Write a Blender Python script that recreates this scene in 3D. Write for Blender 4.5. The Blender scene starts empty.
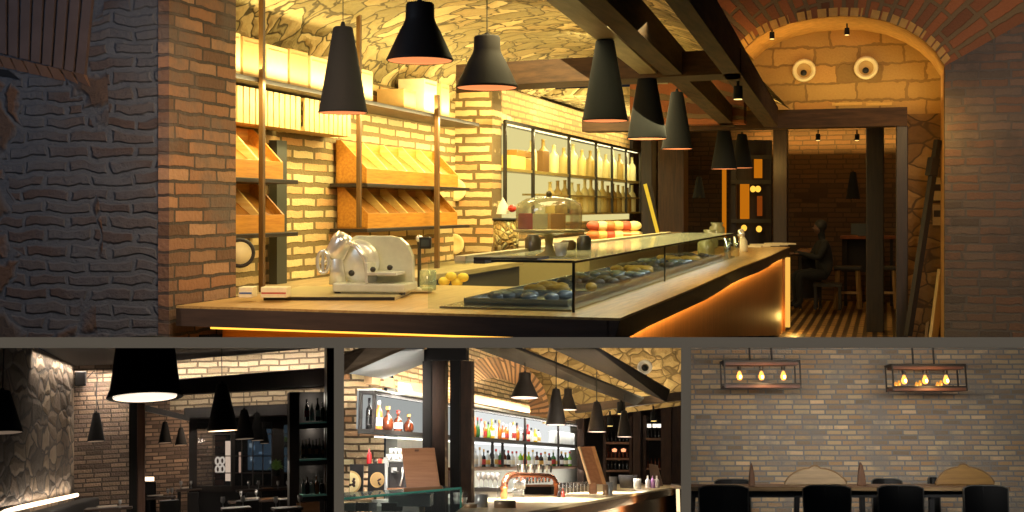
import bpy, bmesh, math, random
from mathutils import Vector, Matrix
random.seed(7)
SC = bpy.context.scene
COL = SC.collection
SC.view_settings.view_transform = 'Standard'
SC.view_settings.look = 'None'
F, HZ, CX = 1200.0, 207.0, 512.0          # focal length in pixels, horizon row of the big bar, centre column
PI = math.pi

# ---------------------------------------------------------------- camera
cam = bpy.data.cameras.new('camera'); camo = bpy.data.objects.new('camera', cam); COL.objects.link(camo)
cam.sensor_width = 36; cam.lens = 36 * F / 1024; cam.shift_y = -(256 - HZ) / 1024
cam.clip_start = .05; cam.clip_end = 200
camo.rotation_euler = (PI / 2, 0, 0); SC.camera = camo

# ---------------------------------------------------------------- rooms: each a rigid frame
class Room:
    def __init__(s, yaw0=0, pitch=0, yaw1=0):
        s.M = (Matrix.Rotation(-yaw0, 4, 'Z') @ Matrix.Rotation(-pitch, 4, 'X') @ Matrix.Rotation(-yaw1, 4, 'Z'))
        s.R = s.M.to_3x3(); s.I = s.R.transposed()
    def ray(s, px, py): return s.I @ Vector(((px - CX) / F, 1, -(py - HZ) / F))
    def d(s, px, py, D): return s.ray(px, py) * D
    def x(s, px, py, X): r = s.ray(px, py); return r * (X / r.x)
    def y(s, px, py, Y): r = s.ray(px, py); return r * (Y / r.y)
    def z(s, px, py, Z): r = s.ray(px, py); return r * (Z / r.z)
RA = Room(math.radians(17.27))
RB = Room(-math.atan(345 / 1200), math.atan(248 / 1248.6))
RC = Room(0, math.atan(257 / 1200), math.atan(298 * math.cos(math.atan(257 / 1200)) / 1200))
RD = Room(0, math.atan(248 / 1200))

# ---------------------------------------------------------------- materials
def lin(c):
    def f(v):
        v /= 255.0
        return v / 12.92 if v <= .04045 else ((v + .055) / 1.055) ** 2.4
    return (f(c[0]), f(c[1]), f(c[2]), 1)
class NT:
    def __init__(s, name):
        s.m = bpy.data.materials.new(name); s.m.use_nodes = True; s.t = s.m.node_tree; s.t.nodes.clear()
        s.out = s.n('ShaderNodeOutputMaterial')
    def n(s, k, **kw):
        nd = s.t.nodes.new(k)
        for a, v in kw.items(): setattr(nd, a, v)
        return nd
    def l(s, a, b): s.t.links.new(a, b)
    def set(s, nd, **kw):
        for k, v in kw.items():
            i = nd.inputs[k.replace('_', ' ')]
            if hasattr(v, 'links'): s.l(v, i)
            else: i.default_value = v
        return nd
    def mix(s, a, b, f, mode='MIX'):
        m = s.n('ShaderNodeMix', data_type='RGBA', blend_type=mode)
        for i, v in ((0, f), (6, a), (7, b)):
            if hasattr(v, 'links'): s.l(v, m.inputs[i])
            else: m.inputs[i].default_value = v
        return m.outputs[2]
    def math(s, op, a, b=0.0):
        m = s.n('ShaderNodeMath', operation=op)
        for i, v in ((0, a), (1, b)):
            if hasattr(v, 'links'): s.l(v, m.inputs[i])
            else: m.inputs[i].default_value = v
        return m.outputs[0]
    def bump(s, h, st, dist=.01):
        b = s.n('ShaderNodeBump'); b.inputs['Strength'].default_value = st; b.inputs['Distance'].default_value = dist
        s.l(h, b.inputs['Height']); return b.outputs['Normal']
    def bsdf(s, **kw):
        b = s.n('ShaderNodeBsdfPrincipled'); s.set(b, **kw); s.l(b.outputs[0], s.out.inputs[0]); return b
MC = {}
def plain(name, c, rough=.6, metal=0.0, emit=None, es=0.0, var=.12, nsc=30):
    if name in MC: return MC[name]
    t = NT(name); tc = t.n('ShaderNodeTexCoord'); nz = t.n('ShaderNodeTexNoise'); nz.inputs['Scale'].default_value = nsc
    t.l(tc.outputs['Object'], nz.inputs['Vector'])
    col = lin(c); dk = tuple(v * (1 - var) for v in col[:3]) + (1,); lt = tuple(min(1, v * (1 + var)) for v in col[:3]) + (1,)
    b = t.bsdf(Base_Color=t.mix(dk, lt, nz.outputs['Fac']), Roughness=rough, Metallic=metal)
    if emit:
        b.inputs['Emission Color'].default_value = lin(emit); b.inputs['Emission Strength'].default_value = es
    MC[name] = t.m; return t.m
def glow(name, c, s):
    if name in MC: return MC[name]
    t = NT(name); e = t.n('ShaderNodeEmission'); e.inputs[0].default_value = lin(c); e.inputs[1].default_value = s
    t.l(e.outputs[0], t.out.inputs[0]); MC[name] = t.m; return t.m
def wood(name, c1, c2, sc=6, ax=0, rough=.5, stretch=12, es=0):
    if name in MC: return MC[name]
    t = NT(name); tc = t.n('ShaderNodeTexCoord'); mp = t.n('ShaderNodeMapping'); t.l(tc.outputs['Object'], mp.inputs[0])
    s = [stretch] * 3; s[ax] = 1; mp.inputs['Scale'].default_value = s
    nz = t.n('ShaderNodeTexNoise'); t.set(nz, Scale=float(sc), Detail=6.0, Roughness=.6); t.l(mp.outputs[0], nz.inputs['Vector'])
    cr = t.n('ShaderNodeValToRGB'); cr.color_ramp.elements[0].position = .35; cr.color_ramp.elements[1].position = .68
    cr.color_ramp.elements[0].color = lin(c1); cr.color_ramp.elements[1].color = lin(c2); t.l(nz.outputs['Fac'], cr.inputs[0])
    t.bsdf(Base_Color=cr.outputs[0], Roughness=rough, Normal=t.bump(nz.outputs['Fac'], .25, .004))
    MC[name] = t.m; return t.m
def glass(name, tint=(235, 245, 240), refl=.1, alpha=.9):
    if name in MC: return MC[name]
    t = NT(name); tr = t.n('ShaderNodeBsdfTransparent'); tr.inputs[0].default_value = lin(tint)
    gl = t.n('ShaderNodeBsdfGlossy'); gl.inputs['Roughness'].default_value = .06
    df = t.n('ShaderNodeBsdfDiffuse'); df.inputs[0].default_value = lin(tint)
    fr = t.n('ShaderNodeLayerWeight'); fr.inputs[0].default_value = .35
    m1 = t.n('ShaderNodeMixShader'); t.l(t.math('ADD', t.math('MULTIPLY', fr.outputs['Fresnel'], .6), refl * .3), m1.inputs[0])
    t.l(tr.outputs[0], m1.inputs[1]); t.l(gl.outputs[0], m1.inputs[2])
    m2 = t.n('ShaderNodeMixShader'); m2.inputs[0].default_value = alpha
    t.l(df.outputs[0], m2.inputs[1]); t.l(m1.outputs[0], m2.inputs[2]); t.l(m2.outputs[0], t.out.inputs[0])
    MC[name] = t.m; return t.m
def coords2(t, ax, rot=0.0, polar=None):
    tc = t.n('ShaderNodeTexCoord'); sp = t.n('ShaderNodeSeparateXYZ'); t.l(tc.outputs['Object'], sp.inputs[0])
    a, b = sp.outputs[ax[0]], sp.outputs[ax[1]]
    if polar:
        dx = t.math('SUBTRACT', a, polar[0]); dz = t.math('SUBTRACT', b, polar[1])
        ang = t.math('ARCTAN2', dx, dz); r = t.math('SQRT', t.math('ADD', t.math('POWER', t.math('ABSOLUTE', dx), 2), t.math('POWER', t.math('ABSOLUTE', dz), 2)))
        a, b = r, t.math('MULTIPLY', ang, polar[2])
    cb = t.n('ShaderNodeCombineXYZ'); t.l(a, cb.inputs[0]); t.l(b, cb.inputs[1])
    return tc.outputs['Object'], cb.outputs[0]
def brick(name, c1, c2, mortar, ax=(0, 2), bw=.22, rh=.07, ms=.012, patch=None, distort=.012, bump=.6, polar=None, nsc=1.6, third=None):
    """courses of brick with uneven joints; patch = colour of smeared mortar and worn areas"""
    if name in MC: return MC[name]
    t = NT(name); oc, v = coords2(t, ax, polar=polar)
    n1 = t.n('ShaderNodeTexNoise'); t.set(n1, Scale=9.0, Detail=2.0); t.l(oc, n1.inputs['Vector'])
    vm = t.n('ShaderNodeVectorMath', operation='MULTIPLY_ADD'); t.l(n1.outputs['Color'], vm.inputs[0])
    vm.inputs[1].default_value = (distort * 2, distort * 2, 0); t.l(v, vm.inputs[2])
    br = t.n('ShaderNodeTexBrick'); t.l(vm.outputs[0], br.inputs['Vector'])
    br.offset_frequency = 2; br.squash_frequency = 3; br.squash = 1.15
    t.set(br, Scale=1.0, Brick_Width=bw, Row_Height=rh, Mortar_Size=ms, Mortar_Smooth=.25, Bias=-.1)
    br.inputs['Color1'].default_value = lin(c1); br.inputs['Color2'].default_value = lin(c2); br.inputs['Mortar'].default_value = lin(mortar)
    n2 = t.n('ShaderNodeTexNoise'); t.set(n2, Scale=nsc, Detail=5.0, Roughness=.65); t.l(oc, n2.inputs['Vector'])
    n3 = t.n('ShaderNodeTexNoise'); t.set(n3, Scale=45.0 if rh > .04 else 90.0, Detail=4.0); t.l(oc, n3.inputs['Vector'])
    b2 = t.n('ShaderNodeTexBrick'); t.l(vm.outputs[0], b2.inputs['Vector'])
    b2.offset_frequency = 2; b2.squash_frequency = 3; b2.squash = 1.15
    t.set(b2, Scale=1.0, Brick_Width=bw, Row_Height=rh, Mortar_Size=0.0, Bias=0.0)
    b2.inputs['Color1'].default_value = (0, 0, 0, 1); b2.inputs['Color2'].default_value = (1, 1, 1, 1)
    rp_ = t.n('ShaderNodeValToRGB'); el = rp_.color_ramp.elements; L1, L2, L3 = lin(c1), lin(c2), lin(third or c1)
    el[0].position = 0; el[0].color = tuple(v * .62 for v in L2[:3]) + (1,); el[1].position = 1; el[1].color = tuple(min(1, v * 1.25) for v in L1[:3]) + (1,)
    for pos, c in ((.2, L2), (.45, L1), (.62, L3), (.8, tuple(v * 1.1 for v in L2[:3]) + (1,))):
        e = el.new(pos); e.color = c
    t.l(b2.outputs['Color'], rp_.inputs[0])
    col = t.mix(rp_.outputs[0], lin(mortar), br.outputs['Fac'])
    col = t.mix(col, (.32, .32, .32, 1), t.math('MULTIPLY', n3.outputs['Fac'], .6), 'OVERLAY')
    if patch:
        cr = t.n('ShaderNodeValToRGB'); cr.color_ramp.elements[0].position = .5; cr.color_ramp.elements[1].position = .62
        t.l(n2.outputs['Fac'], cr.inputs[0]); col = t.mix(col, lin(patch), t.math('MULTIPLY', cr.outputs[0], .75))
    h = t.math('ADD', t.math('SUBTRACT', 1.0, br.outputs['Fac']), t.math('MULTIPLY', n3.outputs['Fac'], .6))
    t.bsdf(Base_Color=col, Roughness=.9, Normal=t.bump(h, bump, .015))
    MC[name] = t.m; return t.m
def stone(name, c1, c2, c3, mortar, sc=4.0, joint=.06, bump=1.0, sq=(1, 1, 1.5), dist=.02, distort=.25):
    """irregular rubble masonry"""
    if name in MC: return MC[name]
    t = NT(name); tc = t.n('ShaderNodeTexCoord'); oc = tc.outputs['Object']
    n1 = t.n('ShaderNodeTexNoise'); t.set(n1, Scale=2.5, Detail=3.0); t.l(oc, n1.inputs['Vector'])
    mp = t.n('ShaderNodeMapping'); mp.inputs['Scale'].default_value = sq; t.l(oc, mp.inputs[0])
    vm = t.n('ShaderNodeVectorMath', operation='MULTIPLY_ADD'); t.l(n1.outputs['Color'], vm.inputs[0])
    vm.inputs[1].default_value = (distort,) * 3; t.l(mp.outputs[0], vm.inputs[2])
    v1 = t.n('ShaderNodeTexVoronoi', feature='DISTANCE_TO_EDGE'); v1.inputs['Scale'].default_value = sc; t.l(vm.outputs[0], v1.inputs['Vector'])
    v2 = t.n('ShaderNodeTexVoronoi', feature='F1'); v2.inputs['Scale'].default_value = sc; t.l(vm.outputs[0], v2.inputs['Vector'])
    sp = t.n('ShaderNodeSeparateColor'); t.l(v2.outputs['Color'], sp.inputs[0])
    n3 = t.n('ShaderNodeTexNoise'); t.set(n3, Scale=14.0, Detail=8.0, Roughness=.7); t.l(oc, n3.inputs['Vector'])
    col = t.mix(lin(c1), lin(c2), sp.outputs[0]); col = t.mix(col, lin(c3), t.math('GREATER_THAN', sp.outputs[1], .72))
    col = t.mix(col, (.2, .2, .2, 1), t.math('MULTIPLY', n3.outputs['Fac'], .75), 'OVERLAY')
    cr = t.n('ShaderNodeValToRGB'); cr.color_ramp.elements[0].position = joint * .4; cr.color_ramp.elements[1].position = joint
    t.l(v1.outputs['Distance'], cr.inputs[0]); col = t.mix(lin(mortar), col, cr.outputs[0])
    h = t.math('ADD', t.math('MINIMUM', t.math('MULTIPLY', v1.outputs['Distance'], 4.0), 1.0), t.math('MULTIPLY', n3.outputs['Fac'], .9))
    t.bsdf(Base_Color=col, Roughness=.92, Normal=t.bump(h, bump, dist))
    MC[name] = t.m; return t.m

# ---------------------------------------------------------------- mesh builder
class MB:
    def __init__(s): s.v = []; s.f = []; s.mi = []; s.sm = []
    def add(s, vs, fs, mi=0, sm=False):
        o = len(s.v); s.v += [tuple(v) for v in vs]
        for f in fs: s.f.append(tuple(o + i for i in f)); s.mi.append(mi); s.sm.append(sm)
        return s
    def hexa(s, b, t, mi=0):
        return s.add(list(b) + list(t), [(3, 2, 1, 0), (4, 5, 6, 7), (0, 1, 5, 4), (1, 2, 6, 5), (2, 3, 7, 6), (3, 0, 4, 7)], mi)
    def box(s, x0, x1, y0, y1, z0, z1, mi=0):
        return s.hexa([(x0, y0, z0), (x1, y0, z0), (x1, y1, z0), (x0, y1, z0)], [(x0, y0, z1), (x1, y0, z1), (x1, y1, z1), (x0, y1, z1)], mi)
    def prism(s, pts, off, mi=0):
        n = len(pts); off = Vector(off); p2 = [Vector(p) + off for p in pts]
        return s.add(list(pts) + p2, [tuple(range(n))[::-1], tuple(range(n, 2 * n))] + [(i, (i + 1) % n, n + (i + 1) % n, n + i) for i in range(n)], mi)
    def bar(s, p, q, w, h, mi=0, up=(0, 0, 1)):
        """square bar from p to q, w across and h tall"""
        p, q = Vector(p), Vector(q); d = (q - p).normalized(); u = Vector(up)
        a = d.cross(u)
        if a.length < 1e-4: a = d.cross(Vector((0, 1, 0)))
        a.normalize(); b = a.cross(d).normalized(); a *= w / 2; b *= h / 2
        return s.hexa([p - a - b, p + a - b, q + a - b, q - a - b], [p - a + b, p + a + b, q + a + b, q - a + b], mi)
    def lathe(s, prof, c=(0, 0, 0), n=20, mi=0, sm=True, R=None, cap=False):
        c = Vector(c); vs = []; fs = []
        for r, z in prof:
            for k in range(n):
                a = 2 * PI * k / n; p = Vector((r * math.cos(a), r * math.sin(a), z))
                vs.append(c + (R @ p if R else p))
        m = len(prof)
        for i in range(m - 1):
            for k in range(n):
                k2 = (k + 1) % n; fs.append((i * n + k, i * n + k2, (i + 1) * n + k2, (i + 1) * n + k))
        if cap: fs.append(tuple(range(n))[::-1]); fs.append(tuple(range((m - 1) * n, m * n)))
        return s.add(vs, fs, mi, sm)
    def cyl(s, p, q, r0, r1=None, n=14, mi=0, sm=True):
        p, q = Vector(p), Vector(q); r1 = r0 if r1 is None else r1; L = (q - p).length
        R = (q - p).to_track_quat('Z', 'Y').to_matrix()
        return s.lathe([(.0001, 0), (r0, 0), (r0, 0.0001), (r1, L - .0001), (r1, L), (.0001, L)], p, n, mi, sm, R)
    def ball(s, c, rx, ry=None, rz=None, n=14, mi=0):
        ry = ry or rx; rz = rz or rx; m = n // 2 + 1; vs = []; fs = []
        for i in range(m + 1):
            th = PI * i / m
            for k in range(n):
                a = 2 * PI * k / n
                vs.append((c[0] + rx * (math.sin(th) + 1e-4) * math.cos(a), c[1] + ry * (math.sin(th) + 1e-4) * math.sin(a), c[2] - rz * math.cos(th)))
        for i in range(m):
            for k in range(n):
                k2 = (k + 1) % n; fs.append((i * n + k, i * n + k2, (i + 1) * n + k2, (i + 1) * n + k))
        return s.add(vs, fs, mi, True)
    def tube(s, pts, r, n=8, mi=0, closed=False):
        pts = [Vector(p) for p in pts]; m = len(pts); vs = []; fs = []; prev = None
        for i, p in enumerate(pts):
            a = pts[i - 1] if (i or closed) else p; b = pts[(i + 1) % m] if (i < m - 1 or closed) else p
            d = (b - a).normalized()
            u = prev - d * prev.dot(d) if prev else d.orthogonal()
            u = u.normalized(); prev = u; w = d.cross(u)
            rr = r[i] if isinstance(r, (list, tuple)) else r
            for k in range(n):
                t = 2 * PI * k / n; vs.append(p + (u * math.cos(t) + w * math.sin(t)) * rr)
        for i in range(m if closed else m - 1):
            j = (i + 1) % m
            for k in range(n):
                k2 = (k + 1) % n; fs.append((i * n + k, i * n + k2, j * n + k2, j * n + k))
        if not closed: fs.append(tuple(range(n))[::-1]); fs.append(tuple(range((m - 1) * n, m * n)))
        return s.add(vs, fs, mi, True)
    def grid(s, fn, nu, nv, mi=0, sm=True):
        vs = [fn(i / nu, j / nv) for i in range(nu + 1) for j in range(nv + 1)]
        fs = [(i * (nv + 1) + j, (i + 1) * (nv + 1) + j, (i + 1) * (nv + 1) + j + 1, i * (nv + 1) + j + 1) for i in range(nu) for j in range(nv)]
        return s.add(vs, fs, mi, sm)
    def quad(s, a, b, c, d, mi=0): return s.add([a, b, c, d], [(0, 1, 2, 3)], mi)
    def cut(s):
        """end everything on the sloping top of the gutter slab (bar room coordinates)"""
        out = []
        for x, y, z in s.v:
            wy = RA.R @ Vector((x, y, z)); lim = -.1105 * wy.y if wy.y < 14.3 else -9
            out.append((x, y, max(z, lim)))
        s.v = out; return s
    def mesh(s, name, mats):
        me = bpy.data.meshes.new(name); me.from_pydata(s.v, [], s.f)
        me.polygons.foreach_set('material_index', s.mi); me.polygons.foreach_set('use_smooth', s.sm)
        bm = bmesh.new(); bm.from_mesh(me); bmesh.ops.recalc_face_normals(bm, faces=bm.faces); bm.to_mesh(me); bm.free()
        for m in (mats if isinstance(mats, (list, tuple)) else [mats]): me.materials.append(m)
        me.update(); return me

def part(name, mb, mat, parent, label=None, bev=0):
    o = bpy.data.objects.new(name, mb if isinstance(mb, bpy.types.Mesh) else mb.mesh(name, mat)); COL.objects.link(o); o.parent = parent
    if label: o['label'] = label
    if bev: bevel(o, bev)
    return o
def bevel(o, w):
    m = o.modifiers.new('bevel', 'BEVEL'); m.width = w; m.segments = 2; m.limit_method = 'ANGLE'
def tag(o, label, cat, group=None, kind=None):
    o['label'] = label; o['category'] = cat
    if group: o['group'] = group
    if kind: o['kind'] = kind
    return o
def place(o, room, loc=(0, 0, 0), rz=0, rx=0, ry=0):
    o.matrix_world = room.M @ Matrix.Translation(Vector(loc)) @ Matrix.Rotation(rz, 4, 'Z') @ Matrix.Rotation(ry, 4, 'Y') @ Matrix.Rotation(rx, 4, 'X')
    return o
def thing(name, room, loc, label, cat, group=None, rz=0, rx=0, ry=0):
    o = bpy.data.objects.new(name, None); COL.objects.link(o); o.empty_display_size = .05
    return tag(place(o, room, loc, rz, rx, ry), label, cat, group)
def solo(name, mb, mat, room, loc, label, cat, group=None, rz=0, rx=0, ry=0, bev=0):
    o = bpy.data.objects.new(name, mb if isinstance(mb, bpy.types.Mesh) else mb.mesh(name, mat)); COL.objects.link(o)
    place(o, room, loc, rz, rx, ry)
    if bev: bevel(o, bev)
    return tag(o, label, cat, group)
def struct(name, mb, mat, room, bev=0):
    o = bpy.data.objects.new(name, mb.mesh(name, mat)); COL.objects.link(o); o.matrix_world = room.M; o['kind'] = 'structure'
    if bev: bevel(o, bev)
    return o
def dup(o, room, loc, label, group=None, rz=0, rx=0, ry=0):
    r = o.copy(); COL.objects.link(r); place(r, room, loc, rz, rx, ry); r['label'] = label
    if group: r['group'] = group
    for ch in list(o.children):
        c = ch.copy(); COL.objects.link(c); c.parent = r
        for g in list(ch.children):
            e = g.copy(); COL.objects.link(e); e.parent = c
    return r
def area(room, loc, aim, sx, sy, power, color, spread=PI):
    l = bpy.data.lights.new('light', 'AREA'); l.shape = 'RECTANGLE'; l.size = sx; l.size_y = sy; l.energy = power; l.color = color; l.spread = spread
    o = bpy.data.objects.new('area_light', l); COL.objects.link(o)
    d = Vector(aim) - Vector(loc); o.matrix_world = room.M @ Matrix.Translation(Vector(loc)) @ d.to_track_quat('-Z', 'Y').to_matrix().to_4x4()
    return o
def strip(room, p, q, aim, w, power, color, spread=PI):
    """long thin lamp from p to q, shining towards direction aim"""
    p, q = Vector(p), Vector(q); ax = (q - p).normalized(); dn = Vector(aim); dn = (dn - ax * dn.dot(ax)).normalized(); zz = -dn; yy = zz.cross(ax)
    l = bpy.data.lights.new('light', 'AREA'); l.shape = 'RECTANGLE'; l.size = (q - p).length; l.size_y = w; l.energy = power; l.color = color; l.spread = spread
    o = bpy.data.objects.new('strip_light', l); COL.objects.link(o)
    m = Matrix((ax, yy, zz)).transposed().to_4x4(); o.matrix_world = room.M @ Matrix.Translation((p + q) / 2) @ m
    return o
def point(room, loc, power, color, r=.03, spot=None, aim=None):
    l = bpy.data.lights.new('light', 'SPOT' if spot else 'POINT'); l.energy = power; l.color = color; l.shadow_soft_size = r
    if spot: l.spot_size = spot; l.spot_blend = .6
    o = bpy.data.objects.new('point_light', l); COL.objects.link(o)
    m = room.M @ Matrix.Translation(Vector(loc))
    if aim is not None: m = m @ Vector(aim).to_track_quat('-Z', 'X').to_matrix().to_4x4()
    o.matrix_world = m; return o
ORD = 'first second third fourth fifth sixth seventh eighth ninth tenth eleventh twelfth thirteenth fourteenth fifteenth sixteenth seventeenth eighteenth nineteenth twentieth twenty-first twenty-second twenty-third twenty-fourth twenty-fifth twenty-sixth'.split()

# ---------------------------------------------------------------- world
w = bpy.data.worlds.new('world'); SC.world = w; w.use_nodes = True
w.node_tree.nodes['Background'].inputs[0].default_value = (.55, .7, 1, 1); w.node_tree.nodes['Background'].inputs[1].default_value = .018

# ---------------------------------------------------------------- gutters between the four views, built as a slab and partitions
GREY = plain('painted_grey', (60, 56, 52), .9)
EDGE = plain('gutter_glow', (30, 28, 26), .9, emit=(82, 75, 65), es=1.0, var=0)  # faint emission in place of light on the gutter fronts
WORLD = Room()
def pix(px, py, D): return WORLD.d(px, py, D)
D0, D1 = 4.55, 14.2
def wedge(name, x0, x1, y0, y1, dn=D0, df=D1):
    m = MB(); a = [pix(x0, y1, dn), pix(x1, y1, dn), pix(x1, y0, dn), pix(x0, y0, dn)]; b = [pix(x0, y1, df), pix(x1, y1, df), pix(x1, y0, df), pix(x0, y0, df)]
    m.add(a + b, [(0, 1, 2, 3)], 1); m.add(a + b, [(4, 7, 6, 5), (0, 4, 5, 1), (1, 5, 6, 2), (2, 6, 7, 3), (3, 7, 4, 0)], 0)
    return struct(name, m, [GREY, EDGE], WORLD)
wedge('gutter_slab', -260, 1284, 337.2, 348)
wedge('gutter_partition', 334, 344, 348, 640)
wedge('gutter_partition', 681, 691, 348, 640)

# ---------------------------------------------------------------- shared kinds: pendants and bottles
BLACKM = plain('black_shade', (7, 6, 6), .9)
BROWNM = plain('brown_shade', (44, 31, 22), .65)
def shade_prof(kind):
    # (radius, height) from the mouth upwards, unit mouth radius 1 and unit height 1
    if kind == 'cone': return [(1.0, 0), (1.03, .006), (1.0, .03), (.36, .985), (.30, 1.0), (.0002, 1.0)]
    if kind == 'trunc': return [(1.0, 0), (1.02, .02), (1.0, .05), (.95, .12), (.93, .15), (.77, .98), (.74, 1.0), (.0002, 1.0)]
    if kind == 'tall': return [(1.0, 0), (1.02, .006), (.98, .03), (.40, .985), (.34, 1.0), (.0002, 1.0)]
    return [(1.0, 0), (1.03, .015), (1.0, .05), (.94, .12), (.78, .32), (.62, .52), (.5, .64), (.46, .70), (.44, .74), (.43, .97), (.39, 1.0), (.0002, 1.0)]
def pendant(room, px, ybot, wpx, ytop, D, kind, label, group, mat=None, lining=None, cord_to=None, tilt=0, bulb=None, cutrow=None, cordmat=None):
    s = D / F; r = wpx * s / 2; h = (ybot - ytop) * s
    loc = room.d(px, ybot, D)
    t = thing('pendant_lamp', room, loc, label, 'pendant lamp', group, rx=tilt)
    pr = [(max(a * r, .0003), b * h) for a, b in shade_prof(kind)]
    part('lamp_shade', MB().lathe(pr, n=32), mat or BLACKM, t)
    inn = [(max(a * r * (.84 if kind == 'trunc' else .965) - .001, .0003), b * h * .97 + .0012 + (.0 if i else .0)) for i, (a, b) in enumerate(pr_unit(kind))]
    part('shade_lining', MB().lathe(inn, n=32), lining or LINING, t, 'pale inside of the shade, bulb light painted as glow')
    part('bulb', MB().ball((0, 0, h * .30), r * .22, r * .22, r * .28), bulb or BULB, t)
    c = MB().cyl((0, 0, h), (0, 0, h * 1.06), r * .12, r * .07, 10)
    if cord_to is not None:
        top = (ybot - cord_to) * s
        c2 = MB().cyl((0, 0, h), (0, 0, top), max(.0022, r * .02), None, 6)
        part('cord', c2, cordmat or CORD, t)
    part('cord_grip', c, mat or BLACKM, t)
    return t
def pr_unit(kind): return [p for p in shade_prof(kind) if p[0] > .3 or p[0] < .01]
CORD = plain('cord_black', (20, 18, 17), .6)
LINING = plain('lining_warm', (230, 170, 130), .6, emit=(255, 176, 112), es=.55, var=.05)  # emission stands in for the bulb's light on the lining
BULB = glow('bulb_warm', (255, 205, 140), 4)
# ================================================================ A: the long bar under the stone vault
R = RA
PIER = brick('brick_pier', (156, 110, 78), (122, 90, 70), (78, 66, 58), ax=(1, 2), bw=.27, rh=.072, ms=.009, third=(180, 138, 104), bump=1.0, patch=(104, 92, 84))
RUB = stone('rubble_dark', (74, 64, 60), (98, 90, 88), (104, 74, 58), (88, 88, 92), sc=3.4, joint=.09, sq=(1, 1, 1.7))
RUBB = brick('rubble_courses', (92, 70, 62), (76, 70, 72), (86, 86, 90), ax=(0, 2), bw=.26, rh=.073, ms=.017, patch=(86, 86, 90), nsc=2.2, distort=.03, bump=.9)
def mixed_wall():
    t = NT('mixed_rubble_wall'); oc, v = coords2(t, (0, 2)); sp = t.n('ShaderNodeSeparateXYZ'); t.l(oc, sp.inputs[0])
    n1 = t.n('ShaderNodeTexNoise'); t.set(n1, Scale=5.0, Detail=3.0); t.l(oc, n1.inputs['Vector'])
    vm = t.n('ShaderNodeVectorMath', operation='MULTIPLY_ADD'); t.l(n1.outputs['Color'], vm.inputs[0]); vm.inputs[1].default_value = (.14, .09, 0); t.l(v, vm.inputs[2])
    br = t.n('ShaderNodeTexBrick'); t.l(vm.outputs[0], br.inputs['Vector']); t.set(br, Scale=1.0, Brick_Width=.27, Row_Height=.075, Mortar_Size=.02, Mortar_Smooth=.5)
    br.inputs['Color1'].default_value = lin((92, 72, 64)); br.inputs['Color2'].default_value = lin((104, 98, 98)); br.inputs['Mortar'].default_value = lin((100, 102, 108))
    vs = t.n('ShaderNodeVectorMath', operation='MULTIPLY_ADD'); t.l(n1.outputs['Color'], vs.inputs[0]); vs.inputs[1].default_value = (.3, .3, 0); t.l(v, vs.inputs[2])
    ve = t.n('ShaderNodeTexVoronoi', feature='DISTANCE_TO_EDGE'); ve.inputs['Scale'].default_value = 4.6; t.l(vs.outputs[0], ve.inputs['Vector'])
    vc = t.n('ShaderNodeTexVoronoi', feature='F1'); vc.inputs['Scale'].default_value = 4.6; t.l(vs.outputs[0], vc.inputs['Vector'])
    sc_ = t.n('ShaderNodeSeparateColor'); t.l(vc.outputs['Color'], sc_.inputs[0])
    n3 = t.n('ShaderNodeTexNoise'); t.set(n3, Scale=13.0, Detail=8.0, Roughness=.7); t.l(oc, n3.inputs['Vector'])
    edge = t.math('MINIMUM', t.math('MULTIPLY', t.math('MAXIMUM', t.math('SUBTRACT', ve.outputs['Distance'], .05), 0), 9.0), 1.0)
    stn = t.mix(lin((122, 86, 62)), lin((92, 78, 70)), sc_.outputs[0])
    stn = t.mix(lin((98, 100, 106)), stn, edge)
    keep = t.math('GREATER_THAN', sc_.outputs[1], .56)
    nm = t.n('ShaderNodeTexNoise'); t.set(nm, Scale=1.3, Detail=2.0); t.l(oc, nm.inputs['Vector'])
    lim = t.math('LESS_THAN', t.math('ADD', sp.outputs[0], t.math('MULTIPLY', nm.outputs['Fac'], .5)), -3.66)
    keep = t.math('MULTIPLY', keep, lim)
    wear = t.n('ShaderNodeValToRGB'); wear.color_ramp.elements[0].position = .46; wear.color_ramp.elements[1].position = .6; t.l(nm.outputs['Fac'], wear.inputs[0])
    bc = t.mix(br.outputs['Color'], lin((100, 102, 108)), t.math('MULTIPLY', wear.outputs[0], .85))
    col = t.mix(bc, stn, keep); col = t.mix(col, (.3, .3, .3, 1), t.math('MULTIPLY', n3.outputs['Fac'], .9), 'OVERLAY')
    hm = t.n('ShaderNodeMix'); t.l(keep, hm.inputs[0]); t.l(t.math('SUBTRACT', 1.0, br.outputs['Fac']), hm.inputs[2]); t.l(t.math('MULTIPLY', edge, 1.3), hm.inputs[3])
    h = t.math('ADD', hm.outputs[0], t.math('MULTIPLY', n3.outputs['Fac'], 1.6))
    t.bsdf(Base_Color=col, Roughness=.95, Normal=t.bump(h, .9, .02)); return t.m
MIXW = mixed_wall()
VAULT = stone('vault_stone', (200, 174, 112), (168, 146, 92), (222, 200, 140), (96, 80, 48), sc=4.6, joint=.055, sq=(1, 1, 1.4), bump=1.0, distort=.5, dist=.035)
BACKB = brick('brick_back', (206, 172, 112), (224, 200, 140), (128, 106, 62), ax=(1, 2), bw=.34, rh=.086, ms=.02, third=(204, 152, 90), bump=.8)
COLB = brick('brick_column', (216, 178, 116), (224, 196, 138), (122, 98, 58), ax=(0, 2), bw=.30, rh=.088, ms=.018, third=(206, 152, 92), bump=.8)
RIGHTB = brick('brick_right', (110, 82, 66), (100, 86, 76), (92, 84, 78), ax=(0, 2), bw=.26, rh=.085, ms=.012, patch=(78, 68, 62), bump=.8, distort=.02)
FARB = brick('brick_far', (104, 76, 54), (96, 74, 56), (78, 62, 48), ax=(0, 2), bw=.26, rh=.08, ms=.012, bump=.6)
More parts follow.
